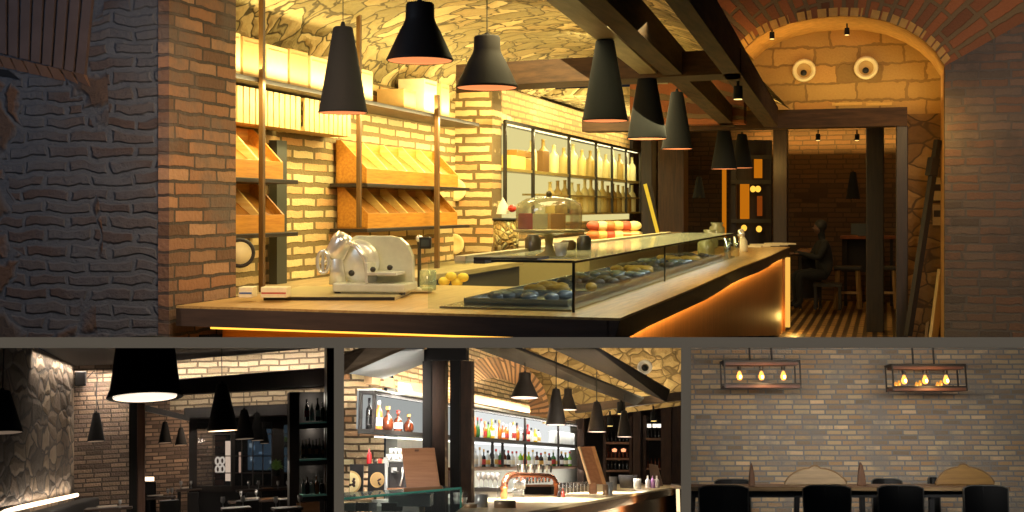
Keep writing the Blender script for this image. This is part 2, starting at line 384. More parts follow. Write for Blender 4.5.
ARCHB = brick('brick_arch', (158, 92, 52), (128, 78, 48), (120, 96, 66), ax=(0, 2), bw=.36, rh=.105, ms=.02, polar=(R.y(845, 122, 12.6).x, R.y(845, 122, 12.6).z, 1.05), bump=.9, distort=.01)
TYMP = brick('tympanum_stone', (180, 140, 76), (164, 126, 66), (140, 106, 56), ax=(0, 2), bw=.46, rh=.2, ms=.014, distort=.04, third=(192, 140, 72), bump=.7)
DKWOOD = wood('dark_beam', (60, 42, 26), (94, 66, 40), 3, rough=.8, ax=1, stretch=10)
DKWOODX = wood('dark_beam_cross', (58, 39, 24), (88, 60, 35), 3, rough=.8, ax=0, stretch=10)
DKWOODZ = wood('dark_post', (30, 20, 16), (50, 34, 25), 3, ax=2, stretch=10)
PALEWOOD = wood('pale_soffit', (150, 138, 112), (178, 164, 134), 3, ax=1, stretch=8)

# ---- walls
struct('wall_left', MB().box(-8.2, -3.5, 5.35, 5.99, -1.7, 2.4, 0).cut(), [MIXW], R)
struct('trim_1', MB().box(-3.56, -3.496, 5.338, 6.0, -1.7, 2.4).cut(), [PIER], R)           # brick quoin of the pier, its side faces the bar
# segmental brick arch in the left wall: soldier bricks over a row of headers
m = MB(); random.seed(5)
for k in range(9):
    x0 = -14 + k * 11.2; lean = -2 + k * 1.3; yb = 49 + k * 2.9
    P = [R.y(x0, yb, 5.33), R.y(x0 + 8.6, yb + 2.4, 5.33), R.y(x0 + 9 + lean, -14, 5.33), R.y(x0 + lean, -14, 5.33)]
    m.prism(P, (0, .03, 0), 0)
for k in range(8):
    x0 = -14 + k * 12.4; yb = 52 + k * 2.8
    P = [R.y(x0, yb, 5.32), R.y(x0 + 10.5, yb + 3, 5.32), R.y(x0 + 17, yb + 15, 5.345), R.y(x0 + 6, yb + 13 - (k > 5) * 3, 5.345)]
    m.prism(P, (0, .03, 0), 1)
P = [R.y(-20, 66, 5.343), R.y(8, 70, 5.343), R.y(20, 80, 5.343), R.y(8, 77, 5.343), R.y(-20, 74, 5.343)]
m.prism(P, (0, .01, 0), 2)
struct('trim_3', m, [plain('soldier_brick', (92, 76, 72), .95, var=.3, nsc=8), plain('arch_header', (120, 88, 70), .95, var=.3, nsc=9), plain('gap_dark', (12, 11, 12))], R)

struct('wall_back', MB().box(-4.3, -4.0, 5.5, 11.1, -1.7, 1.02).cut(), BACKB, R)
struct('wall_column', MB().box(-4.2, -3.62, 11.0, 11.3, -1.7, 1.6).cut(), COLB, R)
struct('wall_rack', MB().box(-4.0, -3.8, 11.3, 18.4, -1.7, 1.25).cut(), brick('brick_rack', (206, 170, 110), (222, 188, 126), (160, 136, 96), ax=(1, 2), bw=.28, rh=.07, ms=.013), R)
# the vault: springs from the back wall, rises and comes down to the inner beam
def vault(a, b):
    prof = [(-4.06, .92), (-4.02, 1.08), (-3.86, 1.26), (-3.55, 1.42), (-3.1, 1.52), (-2.5, 1.55), (-1.9, 1.46), (-1.35, 1.28), (-.98, 1.06)]
    t = a * (len(prof) - 1); i = min(int(t), len(prof) - 2); f = t - i
    return (prof[i][0] * (1 - f) + prof[i + 1][0] * f, 6.0 + 7.4 * b, prof[i][1] * (1 - f) + prof[i + 1][1] * f)
struct('ceiling_vault', MB().grid(vault, 24, 12), VAULT, R)
struct('ceiling_aisle', MB().box(-.98, 4.2, 4.8, 22, 2.75, 2.85), plain('ceiling_brown', (60, 46, 34)), R)
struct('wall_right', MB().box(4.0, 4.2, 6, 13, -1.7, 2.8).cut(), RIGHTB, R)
# arch wall at the end of the vault: opening, splayed brick ring, brick face
AX0, AX1, AU = R.y(744, 50, 12.6).x, R.y(945, 66, 12.6).x, 12.6
rim = [(744, 49), (756, 38), (770, 30), (790, 23), (812, 18.5), (838, 16), (862, 16.5), (886, 21), (906, 29), (922, 39), (935, 51), (945, 66)]
RP = [R.y(px, py, AU) for px, py in rim]
m = MB()
top = 2.7
for a, b in zip(RP, RP[1:]): m.prism([a, b, (b.x, AU, top), (a.x, AU, top)], (0, .05, 0))
struct('wall_arch_face', m, ARCHB, R)
struct('wall_arch_right', MB().box(RP[-1].x, 4.1, AU, AU + .25, -1.75, top).cut(), RIGHTB, R)
ac = R.y(845, 122, AU); m = MB()
for a, b in zip(RP, RP[1:]): m.quad(*[tuple(Vector((v.x, AU - .004, v.z))) for v in (a, b, ac + (b - ac) * 1.85, ac + (a - ac) * 1.85)])
struct('trim_4', m, ARCHB, R)
struct('wall_arch_left', MB().box(-2.6, RP[0].x, AU, AU + .25, .87, top), ARCHB, R)
m = MB()                                                                              # lit soffit of the arch
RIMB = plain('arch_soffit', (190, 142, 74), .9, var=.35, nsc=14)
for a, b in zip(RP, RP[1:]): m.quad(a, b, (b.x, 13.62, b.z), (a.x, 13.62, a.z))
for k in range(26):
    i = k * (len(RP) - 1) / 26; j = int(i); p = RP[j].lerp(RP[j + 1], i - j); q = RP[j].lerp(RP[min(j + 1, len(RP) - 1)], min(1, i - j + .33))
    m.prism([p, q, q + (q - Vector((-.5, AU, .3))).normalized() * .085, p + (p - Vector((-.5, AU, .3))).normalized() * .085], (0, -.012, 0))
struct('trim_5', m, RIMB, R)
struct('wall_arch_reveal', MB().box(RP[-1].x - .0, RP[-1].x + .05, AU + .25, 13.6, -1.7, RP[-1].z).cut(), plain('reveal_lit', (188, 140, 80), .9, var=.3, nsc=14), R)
PX0 = R.y(905, 200, 13.6).x
struct('wall_tympanum', MB().box(-1.9, RP[-1].x + .05, 13.6, 13.75, 1.0, 2.4), TYMP, R)
struct('wall_recess', MB().box(PX0, RP[-1].x + .05, 13.6, 13.75, -1.75, 1.0).cut(), stone('recess_stone', (150, 110, 62), (120, 88, 52), (160, 120, 70), (84, 62, 38), sc=4, joint=.06), R)
m = MB()                                                                              # pale ledge line of squared stones above the lintel
for a, b in ((832, 862), (866, 892)):
    p, q = R.y(a, 104, 13.58), R.y(b, 104, 13.58); m.box(p.x, q.x, 13.575, 13.6, p.z - .02, p.z + .012)
struct('trim_6', m, plain('ledge_stone', (204, 160, 84), .9), R)
# far room
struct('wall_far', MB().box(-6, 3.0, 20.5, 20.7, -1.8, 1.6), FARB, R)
struct('wall_far_right', MB().box(.95, 1.1, 13.75, 20.5, -1.8, 1.6), FARB, R)
struct('ceiling_far', MB().box(-4, 1.2, 13.75, 20.6, 1.32, 1.4), VAULT, R)
struct('wall_far_left', MB().box(-3.85, -3.75, 18.4, 20.5, -1.7, 1.6), DKWOODZ, R)
# striped tile floor
def tiles():
    t = NT('striped_tiles'); oc, v = coords2(t, (0, 1))
    br = t.n('ShaderNodeTexBrick'); t.l(v, br.inputs['Vector']); br.offset = 0; t.set(br, Scale=1.0, Brick_Width=.118, Row_Height=.9, Mortar_Size=.03, Mortar_Smooth=.1)
    br.inputs['Color1'].default_value = lin((160, 126, 76)); br.inputs['Color2'].default_value = lin((140, 108, 66)); br.inputs['Mortar'].default_value = lin((40, 28, 18))
    b2 = t.n('ShaderNodeTexBrick'); t.l(v, b2.inputs['Vector']); b2.offset = 0; t.set(b2, Scale=1.0, Brick_Width=.118, Row_Height=.3, Mortar_Size=.03)
    t.bsdf(Base_Color=t.mix(br.outputs['Color'], lin((66, 46, 28)), t.math('MULTIPLY', b2.outputs['Fac'], .55)), Roughness=.45); return t.m
struct('floor', MB().box(-4.3, 4.2, 14.4, 20.6, -1.65, -1.55), tiles(), R)
# ---- timber of the ceiling
def beam(name, a, b, zb, zt, mat):
    """a, b: pixel pairs of the two ends of the underside"""
    P = [R.z(*a[0], zb), R.z(*a[1], zb), R.z(*b[1], zb), R.z(*b[0], zb)]
    return struct(name, MB().hexa(P, [(p.x, p.y, zt) for p in P]), mat, R)
beam('trim_7', ((602, -80), (632, -80)), ((764, 127), (778, 127)), .86, 1.07, DKWOOD)       # outer ceiling beam
beam('trim_8', ((487, -80), (524, -80)), ((722, 127), (736, 127)), .87, 1.05, DKWOOD)       # inner ceiling beam
beam('trim_9', ((444, -80), (493, -80)), ((652, 84), (668, 84)), .885, .93, PALEWOOD)       # pale soffit board beside it
struct('trim_10', MB().hexa([R.z(456, 93, .86), R.z(741, 79, .86), R.z(741, 73, .86), R.z(456, 87, .86)], [(R.z(*q, .86).x, R.z(*q, .86).y, 1.02) for q in ((456, 93), (741, 79), (741, 73), (456, 87))]), DKWOODX, R)
struct('trim_11', MB().box(-2.3, PX0 + .02, 13.38, 13.62, .86, 1.06), DKWOODX, R)         # lintel
p = R.z(690, 128, .86)
struct('trim_12', MB().box(-3.3, -2.3, 13.3, 13.6, .86, 1.02), DKWOODX, R)
a, b = R.y(896, 200, 13.4).x, R.y(908, 200, 13.4).x
struct('trim_13', MB().box(a, b, 13.36, 13.6, -1.75, .86).cut(), DKWOODZ, R, bev=.01)            # post under the end of the lintel
a, b = R.y(866, 200, 15.5).x, R.y(884, 200, 15.5).x
struct('trim_14', MB().box(a, b, 15.5, 15.8, -1.6, 1.33), DKWOODZ, R, bev=.01)
a, b = R.y(773, 200, 18).x, R.y(787, 200, 18).x
struct('trim_15', MB().box(a, b, 18, 18.3, -1.6, 1.33), wood('brown_post', (44, 30, 20), (66, 46, 31), 3, ax=2), R, bev=.01)
a, b = R.y(658, 200, 17.2).x, R.y(684, 200, 17.2).x
struct('trim_16', MB().box(a, b, 17.2, 17.6, -1.6, 1.33), wood('brown_post2', (50, 30, 20), (78, 48, 30), 3, ax=2), R, bev=.01)
a, b = R.y(641, 200, 15.6).x, R.y(652, 200, 15.6).x
struct('trim_17', MB().box(a, b, 15.6, 15.9, -1.6, 1.3), DKWOODZ, R, bev=.01)

# ---- round vents and ceiling fittings
for k, (px, py) in enumerate(((804, 70.5), (866, 68))):
    p = R.y(px, py, 13.58); t = thing('round_vent', R, p, ('round white vent in the stone arch wall, next to the beam', 'round white vent in the stone arch wall, under the crown of the arch')[k], 'vent', 'round vents in the arch wall', rx=PI / 2)
    part('vent_ring', MB().lathe([(.075, -.02), (.118, 0), (.128, .02), (.122, .035), (.105, .04), (.092, .03), (.078, .01)], n=28), plain('vent_cream', (226, 208, 160), .5), t)
    part('vent_bowl', MB().lathe([(.08, .012), (.06, .002), (.0003, -.002)], n=28), plain('vent_bowl', (176, 140, 78), .6), t, 'shaded inner bowl of the vent')  # shade inside the bowl is painted as a darker cream
    part('vent_core', MB().lathe([(.0003, .012), (.030, .012), (.034, -.002), (.0003, -.006)], (-.004, -.026, .006), n=18), plain('vent_hole', (10, 9, 8)), t)
def spot_lamp(px, py, D, label, room=None, sc=1.0, rz=0.6):
    room = room or R
    t = thing('spot_lamp', room, room.d(px, py, D), label, 'spot lamp', 'small ceiling spot lamps', rz=rz)
    part('lamp_body', MB().cyl((0, 0, 0), (0, .0, -.09 * sc), .03 * sc, .034 * sc, 14).cyl((0, 0, 0), (0, 0, .06 * sc), .01 * sc), BLACKM, t)
    part('lamp_face', MB().cyl((0, 0, -.0895 * sc), (0, 0, -.093 * sc), .028 * sc), glow('spot_face', (255, 215, 130), 2.5), t); return t
spot_lamp(738, 86, 8.2, 'small black spot lamp hanging under the end of the cross beam')
spot_lamp(847, 28, 12.5, 'small dark fitting under the crown of the brick arch', sc=.8)
spot_lamp(772, 32, 12.4, 'small dark fitting on the arch beside the outer beam', sc=.8)
for k, px in enumerate((818, 857)):
    spot_lamp(px, 134, 13.6, ('small dark spot lamp under the lintel, nearer the bar', 'small dark spot lamp under the lintel, nearer the dark post')[k], sc=.8)

# ---- pendants over the bar
AP = 'pendant lamps over the bar'
pendant(R, 343, 113, 49, 27, 5.74, 'tall', 'black cone pendant nearest the brick pier, hanging over the counter front', AP, cord_to=-14, tilt=.0)
pendant(R, 420, 61, 66, 3, 5.3, 'dome', 'large brown bell pendant with a capped top, cut by the upper edge', AP, mat=BROWNM, cord_to=-14)
pendant(R, 487, 88, 61, 36, 5.8, 'dome', 'brown bell pendant in front of the cross beam end', AP, mat=BROWNM, cord_to=-14)
pendant(R, 605, 121, 46, 40, 6.35, 'tall', 'black cone pendant with brass cord grip, first of the row along the counter', AP, cord_to=-14)
pendant(R, 647, 139, 40, 70, 8.06, 'tall', 'black cone pendant, second of the row along the counter', AP, cord_to=20)
pendant(R, 677, 149, 31, 92, 9.47, 'tall', 'black cone pendant, third of the row, half behind the second', AP, cord_to=60)
pendant(R, 724, 169, 26, 124, 13.6, 'tall', 'small dark cone pendant far along the counter below the lintel', AP, cord_to=118)
pendant(R, 742, 168, 22, 134, 14.4, 'tall', 'small dark cone pendant partly behind the one below the lintel', AP, cord_to=128)
pendant(R, 699, 198, 13, 177, 16.8, 'tall', 'tiny black cone pendant against the far brown wall', AP, cord_to=140)
pendant(R, 853, 199, 14, 172, 18.5, 'tall', 'tiny black cone pendant above the far bar table', AP, cord_to=130)

# ---- counter
TOPW = wood('oak_top', (176, 134, 74), (214, 172, 104), 3, ax=1, stretch=14, rough=.32)
EDGEW = wood('oak_edge_dark', (70, 53, 42), (92, 70, 54), 3, ax=0, stretch=10)
FRONT = wood('counter_front', (128, 78, 34), (164, 104, 48), 3, ax=2, stretch=14)
bar = thing('bar_counter', R, (0, 0, 0), 'long wooden bar counter with a thick dark edge and glowing base', 'counter')
CX0, CX1, CU0, CU1 = -3.43, -1.139, 5.30, 15.4
wv = [0, .01, .02, .012, .0, -.012, -.006, .01, .016, .0, -.01, 0]
outer = [(CX1 + .6 * wv[k], CU0 + (CU1 - CU0) * k / 11) for k in range(12)]
poly = [(CX0, CU0)] + outer + [(-2.05, CU1), (-2.05, 7.2), (CX0, 7.2)]
part('countertop', MB().prism([(x, y, -.512) for x, y in poly], (0, 0, .012)), TOPW, bar)
m = MB()
low = [(x - .035 + .016 * math.sin(y * 1.7), y) for x, y in outer]                       # live-edge slab: the lower arris wanders
for (a, b), (c, d) in zip(zip(outer, outer[1:]), zip(low, low[1:])):
    m.quad((*a, -.512), (*b, -.512), (*d, -.625), (*c, -.625)); m.quad((*c, -.625), (*d, -.625), (d[0] - .25, d[1], -.625), (c[0] - .25, c[1], -.625))
m.box(CX0, CX1 - .05, CU0, CU0 + .05, -.602, -.512); m.hexa([(CX1 - .06, CU0, -.602), (CX1 - .03, CU0, -.612), (CX1 - .05, CU0 + .08, -.612), (CX1 - .1, CU0 + .08, -.612)], [(CX1 - .06, CU0, -.512), (CX1, CU0, -.512), (CX1, CU0 + .08, -.512), (CX1 - .1, CU0 + .08, -.512)])
m.box(CX0, CX0 + .03, CU0, 5.6, -.602, -.512); m.box(-2.05, CX1 - .02, CU1 - .02, CU1, -.625, -.512)
part('counter_edge', m, EDGEW, bar, 'thick dark front edge of the counter')
part('front_panel', MB().box(CX1 - .11, CX1 - .08, CU0 + .3, CU1 - .1, -1.6, -.626).cut(), FRONT, bar)
part('end_panel', MB().box(-2.0, CX1 - .05, CU1 - .12, CU1 - .06, -1.57, -.626).cut(), FRONT, bar)
part('counter_base', MB().box(CX0 + .1, CX1 - .32, CU0 + .28, 7.1, -1.2, -.60).cut(), wood('base_front', (140, 84, 30), (170, 108, 44), 3, ax=0), bar)
part('glow_strip', MB().box(CX0 + .1, CX1 - .35, CU0 + .16, CU0 + .24, -.630, -.606), glow('led_amber', (255, 178, 64), 2.2), bar, 'glowing amber light strip under the counter front')
part('glow_strip', MB().box(CX1 - .09, CX1 + .005, CU1 - .10, CU1 - .03, -1.5, -.63), glow('end_panel_glow', (255, 190, 84), 1.0), bar, 'bright amber end panel at the far end of the counter, its light painted as glow')  # strongly lit end panel face, its light painted as emission
part('inner_base', MB().box(-2.0, CX1 - .34, 7.1, CU1 - .15, -1.6, -.66).cut(), plain('base_dark', (60, 48, 36)), bar)
# back counter along the wall
BACKTOP = wood('back_top', (150, 124, 82), (186, 158, 110), 3, ax=1, stretch=10)
bc = thing('back_counter', R, (-3.64, 9.1, 0), 'low back counter along the brick wall under the basket shelves', 'counter')
part('worktop', MB().box(-.34, .34, -2.9, 1.88, -.56, -.52), BACKTOP, bc)
part('cabinet_body', MB().box(-.33, .30, -2.9, 1.88, -.75, -.56), plain('cab_dark', (70, 58, 44)), bc)
bc2 = thing('back_counter', R, (-3.3, 14.4, 0), 'pale back counter under the bottle rack with goods on it', 'counter')
part('worktop', MB().box(-.34, .5, -2.6, 3.0, -.40, -.36), plain('pale_top', (226, 206, 160), .4), bc2)
part('cabinet_body', MB().box(-.33, .45, -2.6, 3.0, -1.0, -.40), plain('cab_pale', (150, 130, 90)), bc2)
# ---- glass display case
GL = glass('case_glass', (232, 242, 224), .2, .95)
EDG = plain('glass_edge', (44, 46, 40), .25)
dc = thing('display_case', R, (0, 0, 0), 'glass display case standing on the counter with a dark top rim', 'display case')
gx = -1.41; gu = 5.52; gt = -.262
part('glass_panel', MB().quad((gx, gu, -.5), (gx, 12.2, -.5), (gx, 12.2, gt), (gx, gu, gt)), GL, dc)
part('glass_panel', MB().quad((-2.15, gu, -.5), (gx, gu, -.5), (gx, gu, gt), (-2.15, gu, gt)), GL, dc)
part('glass_shelf', MB().box(-2.0, gx, gu + .5, 12.2, gt - .008, gt), glass('case_top', (238, 240, 214), .3, .8), dc)
part('glass_edge', MB().box(gx - .006, gx + .006, gu - .006, gu + .006, -.5, gt), EDG, dc)
part('glass_edge', MB().box(gx - .006, gx + .004, 7.98, 7.992, -.5, gt), EDG, dc)
part('top_rim', MB().box(gx - .004, gx + .006, gu, 12.2, gt - .005, gt + .006).box(-1.82, gx, gu - .005, gu + .008, gt - .004, gt + .008), EDG, dc)
part('case_floor', MB().box(-2.1, gx - .02, gu + .03, 12.1, -.499, -.49), plain('case_floor', (90, 88, 74), .25, .6), dc)
part('back_frame', MB().box(-2.12, -2.06, gu + .3, 12.1, gt - .03, gt + .01), plain('rim_pale', (214, 198, 150)), dc)
# trays of food inside
TRAYM = plain('tray_steel', (150, 156, 160), .22, .85)
for k in range(9):
    u = 6.0 + k * .66
    t = thing('food_tray', R, (-1.76, u, -.488), f'{ORD[k]} steel tray inside the glass case, counted from the glass corner', 'tray', 'steel trays in the glass case')
    part('tray', MB().box(-.27, .27, -.29, .29, 0, .008).box(-.27, -.26, -.29, .29, 0, .03).box(.26, .27, -.29, .29, 0, .03).box(-.27, .27, -.29, -.28, 0, .03).box(-.27, .27, .28, .29, 0, .03), TRAYM, t)
    m = MB(); random.seed(20 + k)
    for q in range(10): m.ball((random.uniform(-.2, .2), random.uniform(-.22, .22), .03), random.uniform(.035, .06), random.uniform(.035, .06), .026, 8)
    o = part('food', m, (plain('food_dark', (50, 38, 28)), plain('food_yellow', (150, 116, 44)), plain('food_blue_glint', (74, 82, 92), .2))[(k * 2 + 2) % 3], t); o['kind'] = 'stuff'  # blue tone stands in for cool highlights in the trays
# dark plank end on the case
p, q = R.d(481, 262, 5.95), R.d(505, 262, 5.95)
solo('serving_board', MB().box(-.06, .27, -.1, .12, 0, .014).box(-.06, .0, -.1, .12, -.02, 0), plain('board_dark', (46, 36, 24)), R, (p.x + .02, p.y + .1, gt - .0), 'dark flat serving board lying on the glass case, below the cake dome', 'board', bev=.003)
# ---- shelves hung on the back wall
PLANK = wood('shelf_plank', (32, 22, 12), (50, 34, 18), 4, ax=1)
POSTW = wood('shelf_post', (84, 58, 22), (116, 80, 32), 4, ax=2)
def hang_post(px, D, z0, z1, label, w=.032, mat=None):
    p = R.x(px, 200, -3.63)
    solo('shelf_post', MB().box(-w / 2, w / 2, -w / 2, w / 2, z0, z1), mat or POSTW, R, (p.x, p.y, 0), label, 'post', bev=.004)
hang_post(262, 7, -.52, 1.5, 'brown wooden shelf post beside the brick pier')
hang_post(359, 8.5, -.15, 1.5, 'brown wooden shelf post behind the nearest black pendant')
hang_post(437, 9.9, -.52, .95, 'slim brown shelf post nearest the brick column', .04)
sh = solo('wall_shelf', MB().box(-.17, .17, -2.05, 2.6, -.014, .014), PLANK, R, (-3.82, 8.1, .775), 'long thin dark shelf high on the back wall carrying pale boxes', 'shelf')
for k, (u0, u1, z, lab) in enumerate(((8.2, 10.5, .165, 'dark wall shelf under the upper long bread bin'), (8.2, 10.5, -.175, 'dark wall shelf under the lower long bread bin'), (6.0, 7.1, .165, 'dark wall shelf under the upper bread bin beside the pier'), (6.0, 7.1, -.175, 'dark wall shelf under the lower bread bin beside the pier'))):
    solo('wall_shelf', MB().box(-.155, .155, -(u1 - u0) / 2, (u1 - u0) / 2, -.015, .012), PLANK, R, (-3.83, (u0 + u1) / 2, z), lab, 'shelf', bev=.003)
# bread bins: slanted wooden boxes with dividers
BINW = wood('bin_wood', (176, 112, 30), (206, 142, 48), 4, ax=1, rough=.5)
BINL = wood('bin_divider', (238, 196, 100), (250, 220, 140), 4, ax=0, rough=.5)
def bread_bin(u0, u1, z, n, label):
    t = thing('bread_bin', R, (-3.84, (u0 + u1) / 2, z + .012), label, 'bread bin', 'slanted wooden bread bins on the wall shelves')
    L = (u1 - u0) / 2; prof = [(-.13, 0), (.12, 0), (.12, .115), (-.09, .33), (-.13, .33)]
    part('bin_base', MB().box(-.13, .12, -L, L, 0, .014), BINW, t)
    part('front_board', MB().box(.108, .124, -L, L, 0, .115), BINW, t, bev=.003)
    part('back_board', MB().box(-.13, -.12, -L, L, 0, .33), BINW, t)
    for k in range(n + 1):
        y = -L + (2 * L - .02) * k / n
        part('divider', MB().prism([(a, y, b) for a, b in prof], (0, .02, 0)), BINW if k in (0, n) else BINL, t)
    m = MB()
    for k in range(n):
        y0 = -L + 2 * L * k / n + .02; y1 = y0 + 2 * L / n - .02
        m.hexa([(-.118, y0, .02), (.106, y0, .02), (.106, y1, .02), (-.118, y1, .02)], [(-.118, y0, .255), (.106, y0, .08), (.106, y1, .08), (-.118, y1, .255)])
    part('bin_lining', m, wood('bin_inside', (160, 100, 28), (190, 124, 40), 4, ax=0), t)
    return t
bread_bin(8.28, 10.3, .165, 5, 'long slanted wooden bread bin on the upper wall shelf')
bread_bin(8.3, 10.28, -.175, 5, 'long slanted wooden bread bin on the lower wall shelf, behind the slicer')
bread_bin(6.05, 6.97, .165, 3, 'slanted wooden bread bin on the upper shelf beside the pier')
bread_bin(6.05, 6.99, -.175, 3, 'slanted wooden bread bin on the lower shelf beside the pier')
# slatted crates under the long shelf and pale boxes on it
SLAT = wood('slat_pale', (176, 138, 74), (200, 164, 96), 5, ax=2)
for k, (u0, u1, lab) in enumerate(((6.2, 7.35, 'pale slatted wooden crate under the long shelf, next to the pier'), (7.4, 8.15, 'pale slatted wooden crate under the long shelf, next to the nearest pendant'))):
    t = thing('slatted_crate', R, (-3.88, (u0 + u1) / 2, .52), lab, 'crate', 'slatted crates under the long shelf')
    L = (u1 - u0) / 2; n = int(L * 2 / .075)
    part('crate_rail', MB().box(-.1, .085, -L, L, 0, .03).box(-.1, .085, -L, L, .2, .225), SLAT, t)
    for q in range(n):
        y = -L + 2 * L * q / n
        part('slat', MB().box(.085, .1, y, y + 2 * L / n - .016, 0, .225), SLAT, t)
BOXM = [plain('box_cream', (206, 178, 120), .7), plain('box_white', (236, 220, 176), .7), plain('box_tan', (176, 138, 80), .7)]
def wine_box(u, L, h, c, lab, mark=False):
    t = thing('upright_box', R, (-3.84, u, .79), lab, 'box', 'upright boxes on the long shelf')
    part('box_body', MB().box(-.12, .12, -L / 2, L / 2, 0, h), BOXM[c], t, bev=.004)
    part('lid_line', MB().box(.12, .123, -L / 2 + .02, L / 2 - .02, h * .86, h * .88), BOXM[2], t)
    if mark: part('printed_mark', MB().box(.12, .124, -L * .2, L * .2, h * .45, h * .5), plain('ink', (60, 44, 30)), t)
for k, (u, L, h, c, mk) in enumerate(((6.3, .28, .26, 0, 0), (6.6, .26, .25, 2, 0), (6.9, .28, .24, 0, 0), (7.2, .26, .25, 2, 0), (7.5, .26, .24, 0, 0), (7.84, .34, .27, 1, 1), (8.25, .3, .24, 0, 0), (9.15, .26, .17, 2, 0), (9.62, .3, .3, 1, 0), (9.98, .2, .3, 0, 0))):
    wine_box(u, L, h, c, f'{ORD[k]} upright pale box on the long high shelf, counted from the pier', mk)
# wall clock glimpsed behind the pier and dark tall frame
p = R.d(240, 253, 6.9)
t = thing('wall_clock', R, p, 'round clock half hidden by the brick pier', 'clock', rx=PI / 2, rz=.6)
part('clock_rim', MB().tube([(.075 * math.cos(a), .075 * math.sin(a), .0) for a in [k * PI / 12 for k in range(24)]], .012, 8, closed=True), plain('clock_dark', (40, 32, 24)), t)
part('clock_face', MB().cyl((0, 0, -.01), (0, 0, .006), .073, n=24), plain('clock_cream', (244, 226, 170)), t)
p = R.x(278, 240, -3.93)
solo('dark_upright_panel', MB().box(-.03, .03, -.07, .07, -.52, .45), plain('upright_dark', (54, 52, 36)), R, (p.x, p.y, 0), 'dark upright panel on the brick wall beside the brown shelf post', 'panel')
# plates hung on the brick column and stone ornament
def platter(px, py, D, r, lab):
    t = thing('hung_plate', R, R.y(px, py, 10.97), lab, 'plate', 'round plates on the brick column', rx=PI / 2)
    part('plate', MB().lathe([(.0003, .0), (r * .6, .0), (r, .02), (r * .98, .028), (r * .6, .01), (.0003, .01)], n=24), plain('plate_cream', (244, 224, 160), .4), t)
platter(456, 190, 11, .11, 'cream round plate on the brick column beside the upper bread bin'); platter(455, 244, 11, .1, 'cream round plate on the brick column beside the lower bread bin')

# ---- meat slicer on its board
p = R.d(340, 296, 6.55)
ub = thing('slicer_board', R, R.z(330, 297, -.5), 'large dark slab board lying on the counter front under the slicer', 'board')
P = [R.z(x, y, -.498) - Vector(R.z(330, 297, -.5)) for x, y in ((264, 300), (395, 300), (418, 290), (300, 289))]
part('board_top', MB().prism(P, (0, 0, .018)), plain('board_slate', (176, 160, 112), .3), ub)
part('board_edge', MB().prism([v + Vector((0, -.006, -.002)) for v in P], (0, 0, .017)), plain('board_black', (28, 24, 18), .4), ub)
STEEL = plain('steel', (232, 230, 214), .25, .35)
ENAM = plain('slicer_enamel', (214, 212, 186), .25, .1)
CHR = plain('chrome', (244, 242, 232), .15, .6)
DKM = plain('machine_dark', (40, 38, 34), .4)
s6 = 6.75 / F
sl = thing('meat_slicer', R, R.d(362, 293, 6.75), 'chrome meat slicer with a big round blade guard on the dark slab', 'meat slicer', rz=.12)
def sx(px): return (px - 362) * s6
def sz(py): return (293 - py) * s6
part('slicer_base', MB().box(sx(338), sx(412), -.12, .16, .012, sz(282)).box(sx(345), sx(405), -.1, .14, 0, .02), ENAM, sl, bev=.012)
body = [(345, 284), (345, 240), (352, 236), (388, 236), (398, 238), (406, 245), (411, 256), (412, 284)]
part('blade_guard', MB().prism([(sx(a), .06, sz(b)) for a, b in body], (0, .05, 0)), ENAM, sl, 'large rounded blade guard of the slicer', bev=.006)
m = MB(); m.lathe([(.0003, .02), (.095, .012), (.125, .0), (.126, -.006), (.0003, -.012)], (sx(356), .03, sz(262)), 32, R=Matrix.Rotation(PI / 2, 3, 'X'))
part('blade', m, STEEL, sl, 'round steel blade')
m = MB(); m.tube([(sx(325) + .055 * math.cos(a) * .6, -.06, sz(262) + .062 * math.sin(a)) for a in [k * PI / 12 for k in range(24)]], .011, 8, closed=True)
m.cyl((sx(325), -.06, sz(262)), (sx(325), .02, sz(262)), .016); m.bar((sx(325), -.06, sz(251)), (sx(325), -.06, sz(273)), .014, .014)
part('hand_wheel', m, CHR, sl)
part('motor_housing', MB().lathe([(.0003, -.07), (.05, -.07), (.06, -.05), (.06, .05), (.045, .08), (.0003, .085)], (sx(338), .0, sz(247)), 20, R=Matrix.Rotation(.5, 3, 'Y')), CHR, sl)
part('slicer_neck', MB().tube([(sx(338), -.02, sz(284)), (sx(337), -.02, sz(268)), (sx(336), -.01, sz(256)), (sx(342), 0, sz(244))], [.05, .04, .034, .03], 14), CHR, sl)
part('feed_arm', MB().tube([(sx(352), -.06, sz(242)), (sx(362), -.08, sz(247)), (sx(370), -.085, sz(258)), (sx(371), -.08, sz(272))], [.014, .016, .016, .01], 10), CHR, sl)
part('meat_table', MB().box(sx(372), sx(404), -.13, .05, sz(274), sz(271)).box(sx(372), sx(375), -.13, .05, sz(282), sz(262)), STEEL, sl, bev=.003)
part('knob', MB().ball((sx(358), -.12, sz(272)), .018).ball((sx(381), -.14, sz(268)), .016), DKM, sl)
part('knob', MB().ball((sx(398), -.14, sz(266)), .016).cyl((sx(398), -.1, sz(266)), (sx(398), -.14, sz(266)), .007), DKM, sl)
part('slicer_foot', MB().cyl((sx(342), -.09, 0), (sx(342), -.09, .02), .018).cyl((sx(408), -.09, 0), (sx(408), -.09, .02), .018), DKM, sl)
